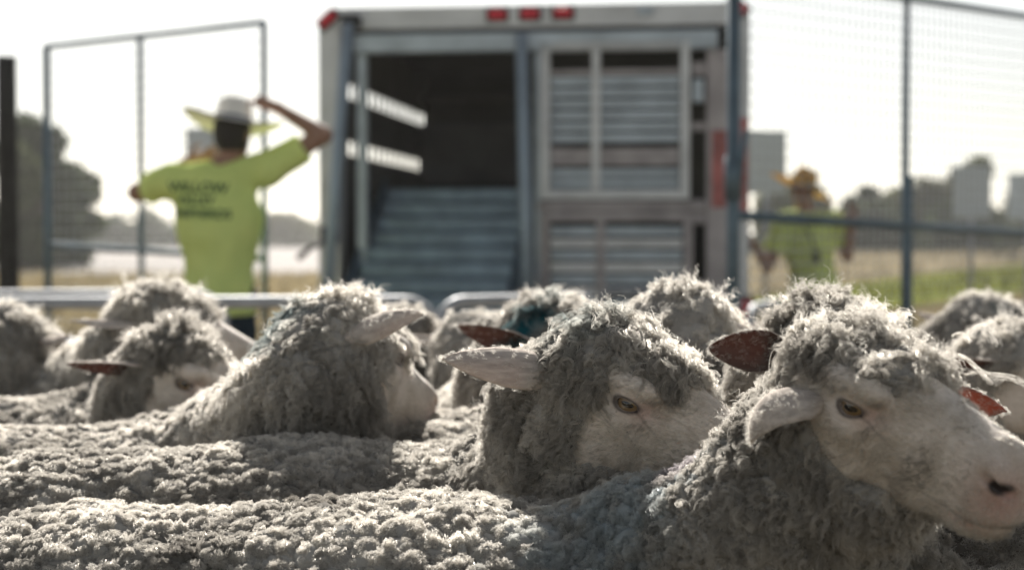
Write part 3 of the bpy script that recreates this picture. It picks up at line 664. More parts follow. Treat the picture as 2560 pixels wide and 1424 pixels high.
    for i in range(nz + 1):
        t = i / nz; s = 1.0 - 0.20 * t ** 1.6 if t < 0.85 else (0.80 - 0.14 * (1 - math.sqrt(max(0, 1 - ((t - 0.85) / 0.15) ** 2)))) * 0.97
        for k in range(nu):
            a = 2 * math.pi * k / nu; pin = 1 - 0.22 * t ** 2 * max(0, math.sin(a)) ** 2; vs.append((0.093 * s * math.cos(a) * pin, 0.110 * s * math.sin(a), 0.120 * t - 0.0))
    for i in range(nz):
        for k in range(nu): a, b2 = i * nu + k, i * nu + (k + 1) % nu; fs.append((a, b2, b2 + nu, a + nu))
    vs.append((0, 0, 0.100)); fs += [(nz * nu + k, nz * nu + (k + 1) % nu, len(vs) - 1) for k in range(nu)]
    mb = MB(); mb.add(vs, fs, True); mb.build('crown', hat_m, hat)
    vs, fs = [], []
    for t in (0.004, 0.024):
        for k in range(nu): a = 2 * math.pi * k / nu; vs.append((0.0965 * math.cos(a), 0.1135 * math.sin(a), t))
    fs = [(k, (k + 1) % nu, nu + (k + 1) % nu, nu + k) for k in range(nu)]; mb = MB(); mb.add(vs, fs, True); mb.build('hat_band', M_BAND, hat)
    if printed:       # three lines of print on the back of the shirt, laid onto the cloth
        for (txt, pxc, pyc, sz) in (('WILLOW', 505, 472, 0.070), ('VALLEY', 500, 503, 0.056), ('SHEPHERDS', 512, 536, 0.058)):
            fc = bpy.data.curves.new('txt', 'FONT'); fc.body = txt; fc.size = sz; fc.align_x = 'CENTER'; fc.align_y = 'CENTER'; fc.offset = 0.0015
            fo = bpy.data.objects.new('txt', fc); COL.objects.link(fo); bpy.context.view_layer.update()
            me = bpy.data.meshes.new_from_object(fo.evaluated_get(bpy.context.evaluated_depsgraph_get())); bpy.data.objects.remove(fo)
            co = np.zeros(len(me.vertices) * 3); me.vertices.foreach_get('co', co); co = co.reshape(-1, 3)
            c = P(pxc, pyc, J['hip'][1]) - base; q = np.stack([c[0] + co[:, 0], np.full(len(co), c[1] - 0.40), c[2] + co[:, 1] - 0.03 * co[:, 0]], -1)
            for _ in range(60): q[:, 1] += np.clip(tee(q) - 0.004, -0.01, 0.02) * 0.8
            me.vertices.foreach_set('co', q.astype(np.float32).ravel()); me.update(); link('shirt_print', me, M_PRINT, ts)
    return root
UPZ = np.array([0, 0, 1.0])
D1 = 8.25
pj = lambda px, py, dd=0.0: P(px, py, D1 + dd)
person('person in neon green tee seen from behind, one hand raised to a white cowboy hat', dict(
    hip=pj(545, 735), neck=pj(572, 398), head=pj(582, 335), shoulder_l=pj(425, 455, 0.0), shoulder_r=pj(668, 425, 0.0),
    elbow_l=pj(342, 482, 0.10), wrist_l=pj(470, 405, 0.30), hand_dir_l=np.array([0.9, 0.1, 0.3]), palm_l=np.array([0, -1, 0.2]),
    elbow_r=pj(808, 338, -0.02), wrist_r=pj(690, 268, -0.02), hand_dir_r=np.array([-0.93, 0.05, 0.33]), palm_r=np.array([-0.2, 0.2, -1])),
    M_STRAW, M_SKIN, (-0.10, 0.15), 0.25, printed=True, face_dir=(0.35, 1, 0), curl=0.5)
D2 = 12.6
pj2 = lambda px, py, dd=0.0: P(px, py, D2 + dd)
p2 = person('person in neon green tee and golden straw hat beside the trailer\'s right side', dict(
    hip=pj2(2035, 705), neck=pj2(2012, 528), head=pj2(2006, 478), shoulder_l=pj2(2085, 552, 0.0), shoulder_r=pj2(1962, 556, -0.04),
    elbow_l=pj2(2118, 640, 0.02), wrist_l=pj2(2128, 560, -0.18), hand_dir_l=np.array([0.1, -0.1, 1.0]), palm_l=np.array([-0.6, -0.8, 0]),
    elbow_r=pj2(1918, 668, -0.05), wrist_r=pj2(1884, 612, -0.14), hand_dir_r=np.array([-0.6, -0.2, 0.7]), palm_r=np.array([0.3, -1, 0])),
    M_STRAW2, M_SKIN2, (0.12, 0.42), 0.3, face_dir=(-0.45, -1, 0), hair=True, curl=-0.45)
b2 = np.array(p2.location)
mb = MB(); a_, b_, c_ = pj2(1998, 532, -0.14) - b2, pj2(2030, 600, -0.20) - b2, pj2(2042, 632, -0.20) - b2
mb.tube([a_, b_, c_], 0.006, 6); mb.build('lanyard', M_RUB, p2)
mb = MB(); mb.box(c_[0] - 0.022, c_[0] + 0.022, c_[1] - 0.03, c_[1] - 0.005, c_[2] - 0.08, c_[2] + 0.005, 0.005); mb.build('radio', M_RUB, p2)
# ------------------------------------------------------------------ sheep
M_WOOL = wool_material('wool_mass', False, (0.11, 0.102, 0.09), (0.37, 0.355, 0.33))  # under-fleece darker than the fibres, shade of the gaps put in its colour
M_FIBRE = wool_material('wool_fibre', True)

def face_material():
    """short white face hair over pink skin, by head-local position stored as attribute 'hp'"""
    m, t, o = mat('face_hair_and_skin'); L = t.links.new
    b = node(t, 'ShaderNodeBsdfPrincipled', Roughness=0.75)
    b.inputs['Specular IOR Level'].default_value = 0.15
    b.inputs['Sheen Weight'].default_value = 0.35; b.inputs['Sheen Roughness'].default_value = 0.5
    b.inputs['Subsurface Weight'].default_value = 0.12; b.inputs['Subsurface Radius'].default_value = (0.012, 0.006, 0.004); b.inputs['Subsurface Scale'].default_value = 0.4
    at = node(t, 'ShaderNodeAttribute', attribute_name='hp')
    pk = node(t, 'ShaderNodeAttribute', attribute_name='pink')
    n1 = node(t, 'ShaderNodeTexNoise', Scale=26.0, Detail=5.0, Roughness=0.6); L(at.outputs['Vector'], n1.inputs['Vector'])
    mp = node(t, 'ShaderNodeMapping'); mp.inputs['Scale'].default_value = (90, 500, 500); L(at.outputs['Vector'], mp.inputs['Vector'])
    n2 = node(t, 'ShaderNodeTexNoise', Scale=1.0, Detail=3.0); L(mp.outputs[0], n2.inputs['Vector'])
    r1 = node(t, 'ShaderNodeValToRGB'); e = r1.color_ramp.elements
    e[0].position = 0.32; e[0].color = (0.45, 0.385, 0.315, 1); e[1].position = 0.62; e[1].color = (0.74, 0.685, 0.615, 1)
    L(n1.outputs['Fac'], r1.inputs[0])
    mx = node(t, 'ShaderNodeMix', data_type='RGBA'); mx.inputs[7].default_value = (0.46, 0.285, 0.245, 1)
    ad = node(t, 'ShaderNodeMath', operation='MULTIPLY_ADD'); ad.inputs[1].default_value = 0.8; L(pk.outputs['Fac'], ad.inputs[0])
    sb = node(t, 'ShaderNodeMath', operation='MULTIPLY_ADD', use_clamp=True); L(n1.outputs['Fac'], sb.inputs[0]); sb.inputs[1].default_value = 0.5; sb.inputs[2].default_value = -0.2
    L(sb.outputs[0], ad.inputs[2]); L(ad.outputs[0], mx.inputs[0]); L(r1.outputs[0], mx.inputs[6])
    dk = node(t, 'ShaderNodeMix', data_type='RGBA', blend_type='MULTIPLY'); dk.inputs[0].default_value = 0.5
    r2 = node(t, 'ShaderNodeValToRGB'); r2.color_ramp.elements[0].position = 0.3; r2.color_ramp.elements[0].color = (0.62, 0.6, 0.58, 1); r2.color_ramp.elements[1].position = 0.6
    L(n2.outputs['Fac'], r2.inputs[0]); L(mx.outputs[2], dk.inputs[6]); L(r2.outputs[0], dk.inputs[7])
    sp = node(t, 'ShaderNodeTexVoronoi', Scale=95.0); L(at.outputs['Vector'], sp.inputs['Vector'])     # small dark skin freckles
    rs = node(t, 'ShaderNodeValToRGB'); rs.color_ramp.elements[0].position = 0.10; rs.color_ramp.elements[0].color = (0.25, 0.22, 0.2, 1); rs.color_ramp.elements[1].position = 0.17
    L(sp.outputs['Distance'], rs.inputs[0])
    fk = node(t, 'ShaderNodeMix', data_type='RGBA', blend_type='MULTIPLY')
    fr = node(t, 'ShaderNodeAttribute', attribute_name='freckle'); L(fr.outputs['Fac'], fk.inputs[0])
    L(dk.outputs[2], fk.inputs[6]); L(rs.outputs[0], fk.inputs[7])
    dd = node(t, 'ShaderNodeAttribute', attribute_name='dark')
    fd = node(t, 'ShaderNodeMix', data_type='RGBA'); fd.inputs[7].default_value = (0.035, 0.026, 0.025, 1)
    L(dd.outputs['Fac'], fd.inputs[0]); L(fk.outputs[2], fd.inputs[6]); L(fd.outputs[2], b.inputs['Base Color'])
    bp = node(t, 'ShaderNodeBump', Strength=0.35, Distance=0.002); L(n2.outputs['Fac'], bp.inputs['Height']); L(bp.outputs[0], b.inputs['Normal'])
    L(b.outputs[0], o.inputs[0]); return m
M_FACE = face_material()

def ear_mat(name, col, trans, tf):
    m, t, o = mat(name); L = t.links.new
    tc = node(t, 'ShaderNodeTexCoord'); mp = node(t, 'ShaderNodeMapping'); mp.inputs['Scale'].default_value = (40, 160, 160); L(tc.outputs['Object'], mp.inputs[0])
    nz = node(t, 'ShaderNodeTexNoise', Scale=1.0, Detail=5.0); L(mp.outputs[0], nz.inputs['Vector'])
    rp = node(t, 'ShaderNodeValToRGB'); c = np.array(col)
    rp.color_ramp.elements[0].position = 0.3; rp.color_ramp.elements[0].color = (*(c * 0.7), 1); rp.color_ramp.elements[1].position = 0.65; rp.color_ramp.elements[1].color = (*np.clip(c * 1.15, 0, 1), 1)
    L(nz.outputs['Fac'], rp.inputs[0])
    df = node(t, 'ShaderNodeBsdfDiffuse'); L(rp.outputs[0], df.inputs[0])
    tr = node(t, 'ShaderNodeBsdfTranslucent'); tr.inputs[0].default_value = (*trans, 1)
    mx = node(t, 'ShaderNodeMixShader'); mx.inputs[0].default_value = tf
    bp = node(t, 'ShaderNodeBump', Strength=0.4, Distance=0.002); L(nz.outputs['Fac'], bp.inputs['Height']); L(bp.outputs[0], df.inputs['Normal'])
    L(df.outputs[0], mx.inputs[1]); L(tr.outputs[0], mx.inputs[2]); L(mx.outputs[0], o.inputs[0]); return m
M_EAR_OUT = ear_mat('ear_hair', (0.62, 0.56, 0.51), (0.5, 0.24, 0.16), 0.2)
M_EAR_PINK = ear_mat('ear_inner_pink', (0.34, 0.20, 0.17), (0.55, 0.20, 0.14), 0.4)
M_EAR_IN = ear_mat('ear_inner_skin', (0.105, 0.082, 0.074), (0.17, 0.06, 0.04), 0.3)

def eye_material():
    m, t, o = mat('eyeball'); L = t.links.new
    b = node(t, 'ShaderNodeBsdfPrincipled', Roughness=0.08); b.inputs['Coat Weight'].default_value = 0.6
    tc = node(t, 'ShaderNodeTexCoord'); sx = node(t, 'ShaderNodeSeparateXYZ'); L(tc.outputs['Object'], sx.inputs[0])
    def ellv(ry, rz):     # (y/ry)^2+(z/rz)^2 in eye-local units (x looks out)
        a = node(t, 'ShaderNodeMath', operation='MULTIPLY'); a.inputs[1].default_value = 1 / ry; L(sx.outputs[1], a.inputs[0])
        c = node(t, 'ShaderNodeMath', operation='MULTIPLY'); c.inputs[1].default_value = 1 / rz; L(sx.outputs[2], c.inputs[0])
        a2 = node(t, 'ShaderNodeMath', operation='POWER'); a2.inputs[1].default_value = 2; L(a.outputs[0], a2.inputs[0])
        c2 = node(t, 'ShaderNodeMath', operation='POWER'); c2.inputs[1].default_value = 2; L(c.outputs[0], c2.inputs[0])
        s = node(t, 'ShaderNodeMath', operation='ADD'); L(a2.outputs[0], s.inputs[0]); L(c2.outputs[0], s.inputs[1]); return s
    def ramp(s, p0, p1, c0, c1):
        r = node(t, 'ShaderNodeValToRGB'); r.color_ramp.elements[0].position = p0; r.color_ramp.elements[0].color = (*c0, 1)
        r.color_ramp.elements[1].position = p1; r.color_ramp.elements[1].color = (*c1, 1); L(s.outputs[0], r.inputs[0]); return r
    pup = ellv(0.0082, 0.0034); iris = ellv(0.0135, 0.0120)
    pm = ramp(pup, 0.75, 1.0, (1, 1, 1), (0, 0, 0)); im = ramp(iris, 0.78, 1.0, (0.20, 0.135, 0.07), (0.025, 0.016, 0.012))
    mx = node(t, 'ShaderNodeMix', data_type='RGBA'); mx.inputs[7].default_value = (0.004, 0.004, 0.006, 1)
    L(pm.outputs[0], mx.inputs[0]); L(im.outputs[0], mx.inputs[6]); L(mx.outputs[2], b.inputs['Base Color']); L(b.outputs[0], o.inputs[0]); return m
M_EYE = eye_material()
M_LID = simple('eyelid_skin', (0.045, 0.033, 0.03), 0.4, var=0.4, scale=200)
M_HOOF = simple('hoof', (0.05, 0.045, 0.04), 0.6)

EYE = np.array([0.040, 0.0455, 0.008])
def head_sdf(p):
    q = p.copy(); q[:, 1] = np.abs(q[:, 1])
    d = ell(q, (-0.030, 0, 0.000), (0.070, 0.058, 0.047))
    d = smin(d, rcone(q, (0.0, 0, -0.008), (0.165, 0, -0.028), 0.052, 0.034, (1, 0.97, 1)), 0.035)
    d = smin(d, rcone(q, (0.035, 0, 0.019), (0.165, 0, -0.001), 0.030, 0.020), 0.03)          # convex nose bridge
    d = smin(d, rcone(q, (-0.035, 0, -0.062), (0.145, 0, -0.050), 0.045, 0.021, (1, 0.85, 1)), 0.03)  # jaw
    d = smin(d, ell(q, (-0.005, 0.040, -0.042), (0.055, 0.020, 0.046)), 0.02)                 # cheek muscle
    d = smin(d, ell(q, (0.178, 0.0, -0.016), (0.024, 0.027, 0.027)), 0.018)                   # nose
    d = smin(d, ell(q, (0.172, 0.0, -0.046), (0.030, 0.030, 0.018)), 0.014)                   # upper lip
    d = smin(d, ell(q, (0.160, 0.0, -0.064), (0.032, 0.025, 0.013)), 0.010)                   # lower lip
    d = smin(d, ell(q, (0.182, 0.021, -0.010), (0.016, 0.010, 0.014)), 0.010)                 # nostril wing
    d = smin(d, ell(q, (0.036, 0.048, 0.026), (0.036, 0.018, 0.013)), 0.016)                  # brow
    d = smin(d, ell(q, (0.048, 0.050, -0.014), (0.036, 0.012, 0.010)), 0.018)                 # cheekbone
    d = smax(d, -ell(q, (0.085, 0.058, -0.016), (0.030, 0.013, 0.010)), 0.014)                # tear hollow
    d = smin(d, nrm(q - EYE) - 0.0172, 0.008)                                                 # lids over the eyeball
    d = smax(d, -ell(q, EYE + (0.0005, 0.012, -0.0015), (0.0125, 0.020, 0.0056)), 0.003)          # eye opening
    d = smax(d, -rcone(q, (0.202, 0.012, -0.024), (0.182, 0.034, -0.008), 0.0046, 0.0040), 0.005)   # nostril slit
    d = smax(d, -rcone(q, (0.205, 0.0, -0.0570), (0.168, 0.034, -0.0565), 0.0022, 0.0020), 0.004)   # mouth
    d = smax(d, -rcone(q, (0.168, 0.034, -0.0565), (0.118, 0.040, -0.0490), 0.0020, 0.0012), 0.004)
    d = smax(d, -rcone(q, (0.210, 0.0, -0.022), (0.202, 0.0, -0.058), 0.0016, 0.0016), 0.005)       # philtrum
    return d
def head_canon(h):
    V, F = mesh_sdf(head_sdf, (-0.14, -0.085, -0.135), (0.225, 0.085, 0.095), h, 1)
    q = V.copy(); q[:, 1] = np.abs(q[:, 1])
    A = {}
    pink = np.exp(-(nrm(q - (0.190, 0.015, -0.028)) / 0.028) ** 2) * 1.1 + np.exp(-(nrm((q - EYE - (0.012, 0, -0.003)) * (0.8, 1, 1.2)) / 0.017) ** 2) * 0.75
    pink += np.exp(-(nrm((q - (0.165, 0.034, -0.060)) * (0.4, 1, 2.0)) / 0.012) ** 2) * 0.7
    A['pink'] = np.clip(pink, 0, 1)
    dn = ell(q, (0.194, 0.021, -0.017), (0.013, 0.014, 0.009))
    le = q - EYE + (0, 0, 0.0015); rim = np.abs(nrm(le / np.array([0.0130, 9, 0.0066])) - 1.1)
    lid = np.clip(1.25 - rim * 3.2, 0, 1) * (nrm(le) < 0.026) * (le[:, 1] > 0)
    tear = np.clip(1 - np.abs(le[:, 2] + 0.004 + (le[:, 0] - 0.014) * 0.75) / 0.0024, 0, 1) * np.clip((le[:, 0] - 0.010) * 300, 0, 1) * np.clip((0.05 - le[:, 0]) * 60, 0, 1) * (q[:, 1] > 0.03)
    mouth = np.clip(1 - np.abs(q[:, 2] + 0.0568 - np.clip(0.168 - q[:, 0], 0, 1) * 0.16) / 0.0022, 0, 1) * (q[:, 0] > 0.118)
    A['dark'] = np.clip(np.clip(-dn * 260, 0, 1) + 0.85 * lid + 0.45 * tear + 0.55 * mouth, 0, 1)
    A['freckle'] = np.clip(np.exp(-(nrm(q - (0.17, 0.02, -0.05)) / 0.04) ** 2) + np.exp(-(nrm(q - EYE - (0.0, 0, -0.03)) / 0.03) ** 2), 0, 1)
    return V, F, A
HEADS = {'hi': head_canon(0.0019), 'lo': head_canon(0.0042)}

def ear_mesh(L, W, droop=0.5, curl=0.0, open_=1.0):
    nu, nv = 22, 13
    us = np.linspace(0, 1, nu); prof = np.interp(us, [0, .12, .3, .5, .7, .85, .95, 1], [.50, .78, 1.0, .92, .68, .42, .20, .03]) * W
    A = np.interp(us, [0, .25, .6, 1], [3.6, 2.3, 1.5 * open_, 1.1 * open_])
    V = []; pos = np.zeros(3); th = 0.0; step = L / (nu - 1)
    for i, u in enumerate(us):
        if i: th = droop * u ** 1.5 ; pos = pos + step * np.array([math.cos(th), 0, -math.sin(th)])
        R = 2 * prof[i] / A[i] / 2
        for v in np.linspace(-1, 1, nv):
            a = v * A[i] / 2; y = R * math.sin(a); z = R * (1 - math.cos(a)) - 0.3 * R + 0.0012 * math.sin(7 * u + 3 * v)
            tw = curl * u; y, z = y * math.cos(tw) - z * math.sin(tw), y * math.sin(tw) + z * math.cos(tw)
            V.append(pos + np.array([z * math.sin(th), y, z * math.cos(th)]))
    V = np.array(V); q = np.array([[i * nv + j, (i + 1) * nv + j, (i + 1) * nv + j + 1, i * nv + j + 1] for i in range(nu - 1) for j in range(nv - 1)])
    N, _ = vnormals(V, q)
    up = 1 if N[:, 2].mean() > 0 else -1
    N *= up
    th_ = np.interp(np.repeat(us, nv), [0, .3, 1], [0.0022, 0.0016, 0.0010])[:, None]
    edge = np.tile(1 - 0.7 * np.abs(np.linspace(-1, 1, nv)) ** 4, nu)[:, None]
    Vi, Vo = V + N * th_ * edge, V - N * th_ * edge; n = len(V)
    qi = q if up > 0 else q[:, ::-1]
    b = [i * nv for i in range(nu)] + [(nu - 1) * nv + j for j in range(1, nv)] + [i * nv + nv - 1 for i in range(nu - 2, -1, -1)]
    rim = np.array([[b[k], b[k + 1], b[k + 1] + n, b[k] + n] for k in range(len(b) - 1)])
    if up > 0: rim = rim[:, ::-1]
    F = np.concatenate([qi, qi[:, ::-1] + n, rim])
    mi = np.concatenate([np.zeros(len(q)), np.ones(len(q)), np.ones(len(rim))]).astype(int)
    return np.concatenate([Vi, Vo]), F, mi

def frame(yaw, pitch, roll):
    """columns: forward, left, up.  yaw 0 = facing right of the picture, negative = turned to the camera; pitch > 0 = nose down"""
    y, p, r = map(math.radians, (yaw, pitch, roll))
    f = np.array([math.cos(y) * math.cos(p), math.sin(y) * math.cos(p), -math.sin(p)])
    l = np.array([-math.sin(y), math.cos(y), 0]); u = np.cross(f, l)
    l2 = l * math.cos(r) + u * math.sin(r); u2 = np.cross(f, l2)
    return np.stack([f, l2, u2], 1)

CAMP = np.array([0, 0, CAMH])
def project(p):
    d = p - CAMP; cy = d[:, 1] * math.cos(PITCH) - d[:, 2] * math.sin(PITCH); cz = d[:, 1] * math.sin(PITCH) + d[:, 2] * math.cos(PITCH)
    return 1280 + FPX * d[:, 0] / np.maximum(cy, .1), 712 - FPX * cz / np.maximum(cy, .1)

def fibres(name, root, lock_dir, side_seed, length, nf, rad, curl, freq, k, thick, tint, mark, mcol, parent, clump=0.85, wild=0.06, grav=0.3, frizz=0.30):
    """wool locks: every lock is nf fibres that share one wavy path and gather towards the tip"""
    n = len(root); r = np.random.default_rng(side_seed)
    d = unit(lock_dir); a = unit(np.cross(d, r.normal(size=(n, 3)))); b = np.cross(d, a)
    t = np.linspace(0, 1, k)[None, :, None]
    ph = r.random((n, 1, 1)) * 6.283; fq = freq * (0.7 + 0.6 * r.random((n, 1, 1))); am = (curl * (0.5 + r.random(n)))[:, None, None] * np.minimum(1, t * 2.2)
    Lg = length[:, None, None]
    c = root[:, None, :] + d[:, None, :] * Lg * t + np.array([0, 0, -1.0]) * (grav * Lg * t * t)
    c = c + a[:, None, :] * np.cos(6.283 * fq * t + ph) * am + b[:, None, :] * np.sin(6.283 * fq * t + ph) * am * 0.8
    rr = np.sqrt(r.random((n, nf, 1, 1))) ; an = r.random((n, nf, 1, 1)) * 6.283
    fl = 0.8 + 0.32 * r.random((n, nf, 1, 1)) + (r.random((n, nf, 1, 1)) < 0.05) * 0.35
    tt = t[None]                                     # 1,1,k,1
    rl = np.asarray(rad, float).reshape(-1, 1, 1, 1) if np.ndim(rad) else rad
    shrink = (0.55 + 0.75 * np.sin(np.pi * np.minimum(tt * 0.9 + 0.08, 1))) * (1 - (np.asarray(clump, float).reshape(-1, 1, 1, 1) if np.ndim(clump) else clump) * tt ** 1.6)
    off = (a[:, None, None, :] * np.cos(an) + b[:, None, None, :] * np.sin(an)) * rr * rl * shrink
    wv = r.normal(size=(n, nf, 1, 3)) * wild * Lg[:, None] * tt ** 1.5
    f2 = 6.283 * fq[:, None] * (1.6 + r.random((n, nf, 1, 1))) * tt + r.random((n, nf, 1, 1)) * 6.283
    fz = (a[:, None, None, :] * np.cos(f2) + b[:, None, None, :] * np.sin(f2)) * (frizz * rl) * np.minimum(1, tt * 3)
    base = c[:, None] if True else c
    pts = root[:, None, None, :] + (base - root[:, None, None, :]) * fl + off + wv + fz
    N = n * nf
    cu = bpy.data.hair_curves.new(name); cu.add_curves([k] * N)
    cu.attributes['position'].data.foreach_set('vector', pts.astype(np.float32).ravel())
    ra = cu.attributes.get('radius') or cu.attributes.new('radius', 'FLOAT', 'POINT')
    th = np.asarray(thick, float).reshape(-1, 1, 1) if np.ndim(thick) else thick
    R = th * (0.7 + 0.6 * r.random((n, nf, 1))) * (1 - 0.6 * np.linspace(0, 1, k)[None, None, :] ** 2)
    ra.data.foreach_set('value', R.astype(np.float32).ravel())
    ta = cu.attributes.new('tint', 'FLOAT', 'POINT'); ti = np.clip(tint[:, None, None] + 0.12 * r.normal(size=(n, nf, 1)), 0, 1).repeat(k, 2)
    ta.data.foreach_set('value', ti.astype(np.float32).ravel())
    if mark is not None:
        ma = cu.attributes.new('mark', 'FLOAT', 'POINT'); ma.data.foreach_set('value', mark[:, None, None].repeat(nf, 1).repeat(k, 2).astype(np.float32).ravel())
        mc = cu.attributes.new('mark_colour', 'FLOAT_VECTOR', 'POINT'); mc.data.foreach_set('vector', np.broadcast_to(np.asarray(mcol)[:, None, None, :], (n, nf, k, 3)).astype(np.float32).ravel())
    o = bpy.data.objects.new(name, cu); COL.objects.link(o); cu.materials.append(M_FIBRE); o.parent = parent
    return o

NF = 0
def sheep(label, shoulder, heading, hb, head, yaw, pitch, roll=0, L=0.60, wid=1.0, hs=1.0, detail=1, ears=(None, None), marks=(), cap=1.0, seed=1, neck_fwd=0.10, neck_r=1.0, tone=0.0, eye_px=None, eyes=True, face_fuzz=False, dens=1.0, hb_rump=0.0, locklen=1.0, tag_ear=None, capy=1.0, capf=0.0, capx=1.0, ckf=0.0, ruff=0.0, back=1.0, ruffx=0.0, hump=None, extra=(), ear_base=(-0.040, 0.058, 0.012)):
    """shoulder: (x, y) on the ground under the withers; head: world point of the head origin, or eye_px=(px,py,d) of the near (right) eye"""
    global NF
    r = np.random.default_rng(100 + seed)
    ch, sh = math.cos(math.radians(heading)), math.sin(math.radians(heading))
    Bd = lambda x, y, z: np.array([shoulder[0] + ch * x - sh * y, shoulder[1] + sh * x + ch * y, z])
    H = frame(yaw, pitch, roll)
    if eye_px is not None: O = P(*eye_px) - H @ (EYE * (1, -1, 1)) * hs
    else: O = np.asarray(head, float)
    HP = lambda v: O + H @ (np.asarray(v, float) * hs)
    root = empty('sheep', (shoulder[0], shoulder[1], 0)); tag(root, label, 'sheep', 'flock of woolly sheep')
    rw = 0.215 * wid
    sh_p, mid_p, rmp_p = Bd(0, 0, hb - rw), Bd(-L * 0.5, 0, hb - rw - 0.025), Bd(-L, 0, hb - rw + hb_rump)
    nb, nm, nh = Bd(0.03, 0, hb - 0.17), Bd(neck_fwd, 0, hb - 0.10), HP((-0.070, 0, -0.065))
    nm = 0.5 * nm + 0.5 * (0.55 * nb + 0.45 * nh)
    capz = 0.034 * cap
    def wool(p):
        d = rcone(p, sh_p, mid_p, rw, rw * 1.08)
        d = smin(d, rcone(p, mid_p, rmp_p, rw * 1.08, rw * 0.96), 0.05)
        d = smin(d, ell(p, Bd(0.08, 0, hb - 0.26), (0.17, 0.17, 0.2)), 0.08)
        d = smin(d, rcone(p, nb, nm, 0.165 * neck_r, 0.135 * neck_r), 0.07)
        d = smin(d, rcone(p, nm, nh, 0.130 * neck_r, 0.072 * neck_r), 0.05)
        for (ea, eb, er, es) in extra: d = smin(d, rcone(p, ea, eb, er, es), 0.06)
        if hump is not None: d = smin(d, nrm(p - hump[0]) - hump[1], 0.07)
        q = (p - O) @ H / hs
        e = ell(q, (-0.040 + 0.5 * capf, 0, 0.016), (0.062 * capx, 0.068 * capy, capz + 0.004))
        e = smin(e, ell(q, (0.022 + capf, 0, 0.032), (0.042, 0.052, 0.018 * cap)), 0.03)          # forelock
        e = smin(e, ell(q, (-0.085 * back + ckf, 0, -0.045 - 0.05 * (1 - back)), (0.058 * back, 0.068 * min(capy, back + 0.1), 0.075 * back)), 0.04)              # behind the cheeks
        e = smin(e, ell(q, (-0.045 + ckf, 0, -0.100), (0.072, 0.050, 0.034)), 0.04)              # throat ruff
        if ruff:
            e = smin(e, ell(q, (-0.042 + 0.4 * ruffx, 0, -0.040), (0.052, 0.064 * ruff, 0.068)), 0.03); e = smin(e, ell(q, (-0.004 + ruffx, 0, -0.088), (0.062, 0.054 * ruff, 0.038)), 0.03)
        return smin(d, e * hs, 0.035)
    h = {2: 0.0058, 1: 0.0075, 0: 0.010}[detail]
    pts = np.array([sh_p, mid_p, rmp_p, nb, nm, nh, O, HP((0, 0, 0.1)), HP((-.1, .08, 0)), HP((-.1, -.08, 0))])
    lo = np.minimum(pts.min(0) - 0.30, [9, 9, hb - 0.55]); hi = pts.max(0) + 0.30; hi[2] = pts[:, 2].max() + 0.1
    lo[2] = hb - 0.52
    V, F = mesh_sdf(wool, lo, hi, h, 2)
    if detail == 2: V, F = subdiv(V, F); V = lap(V, F, 1)
    N, _ = vnormals(V, F)
    q = (V - O) @ H / hs
    hd = nrm(q - (-0.04, 0, 0.0))                       # closeness to the head
    headw = np.clip(1 - (hd - 0.12) / 0.10, 0, 1)
    # lumpy fleece: staples packed side by side
    W = V + vnoise3(V, 0.03, seed) * 0.012
    st = W * np.array([0.72, 1, 1.0])
    st[:, 2] *= 1 - 0.45 * headw
    f1, f2, cid = worley(st, 0.022, seed); g1, g2, _ = worley(W + 3.3, 0.0072, seed + 9)
    lump = np.clip(1.05 - f1 ** 2 * 1.2, 0, 1) ** 0.6 * np.clip((f2 - f1) * 3.5, 0.0, 1) ** 0.4
    big = vnoise(V, 0.055, seed + 3) - 0.5
    seamf = lambda p: np.clip(1 - np.abs(vnoise(p * np.array([0.5, 1, 1.5]) + vnoise3(p, 0.02, seed + 3) * 0.01, 0.06, seed + 31) - 0.5) / 0.028, 0, 1)
    seam = seamf(V)
    amp = 0.0098 - 0.002 * headw
    V = V + N * (lump * amp + big * 0.012 - seam * 0.010 + np.clip(0.6 - g1, 0, 1)[:] * 0.0022 - 0.004)[:, None]
    tint = np.clip(0.50 + tone + 0.5 * (_tab[cid][:, 1] - 0.5) + 0.9 * (vnoise(V, 0.11, seed + 5) - 0.5), 0, 1)
    # painted stock marks, and the front sheep's sky-lit shade as wool colour
    mk = np.zeros(len(V)); mkc = np.zeros((len(V), 3)) + (0.02, 0.07, 0.09)
    def marks_at(p):
        m = np.zeros(len(p)); c = np.zeros((len(p), 3)) + (0.02, 0.07, 0.09)
        for (mp, mr, mcol, ms) in marks:
            w = np.clip(1.5 - 1.5 * nrm(p - np.asarray(mp)) / mr + (vnoise(p, 0.018, seed + 70) - 0.5) * 1.3, 0, 1) * ms
            c = np.where((w > m)[:, None], np.asarray(mcol), c); m = np.maximum(m, w)
        return m, c
    if marks: mk, mkc = marks_at(V)
    # head and legs joined to the same body mesh
    hV, hF, hA = HEADS['hi' if detail == 2 else 'lo']
    hw = O + (hV * hs) @ H.T
    lV, lF = [], []; nofs = len(V) + len(hV)
    mbl = MB()
    for lx, ly in ((0.04, 0.10), (0.04, -0.10), (-L + 0.02, 0.10), (-L + 0.02, -0.10)):
        b_ = -0.03 if lx < 0 else 0.0
        mbl.tube([Bd(lx, ly, hb - 0.40), Bd(lx + b_, ly, 0.33), Bd(lx + 2 * b_, ly, 0.26), Bd(lx + 0.01, ly, 0.09), Bd(lx + 0.03, ly, 0.0)], [0.075, 0.042, 0.034, 0.022, 0.03], 8)
    legV = np.array(mbl.v); legF = [f for f in mbl.f if len(f) == 4]
    allV = np.concatenate([V, hw, legV]); allF = np.concatenate([F, hF + len(V), np.array(legF) + nofs])
    mi = np.concatenate([np.zeros(len(F)), np.ones(len(hF) + len(legF))]).astype(int)
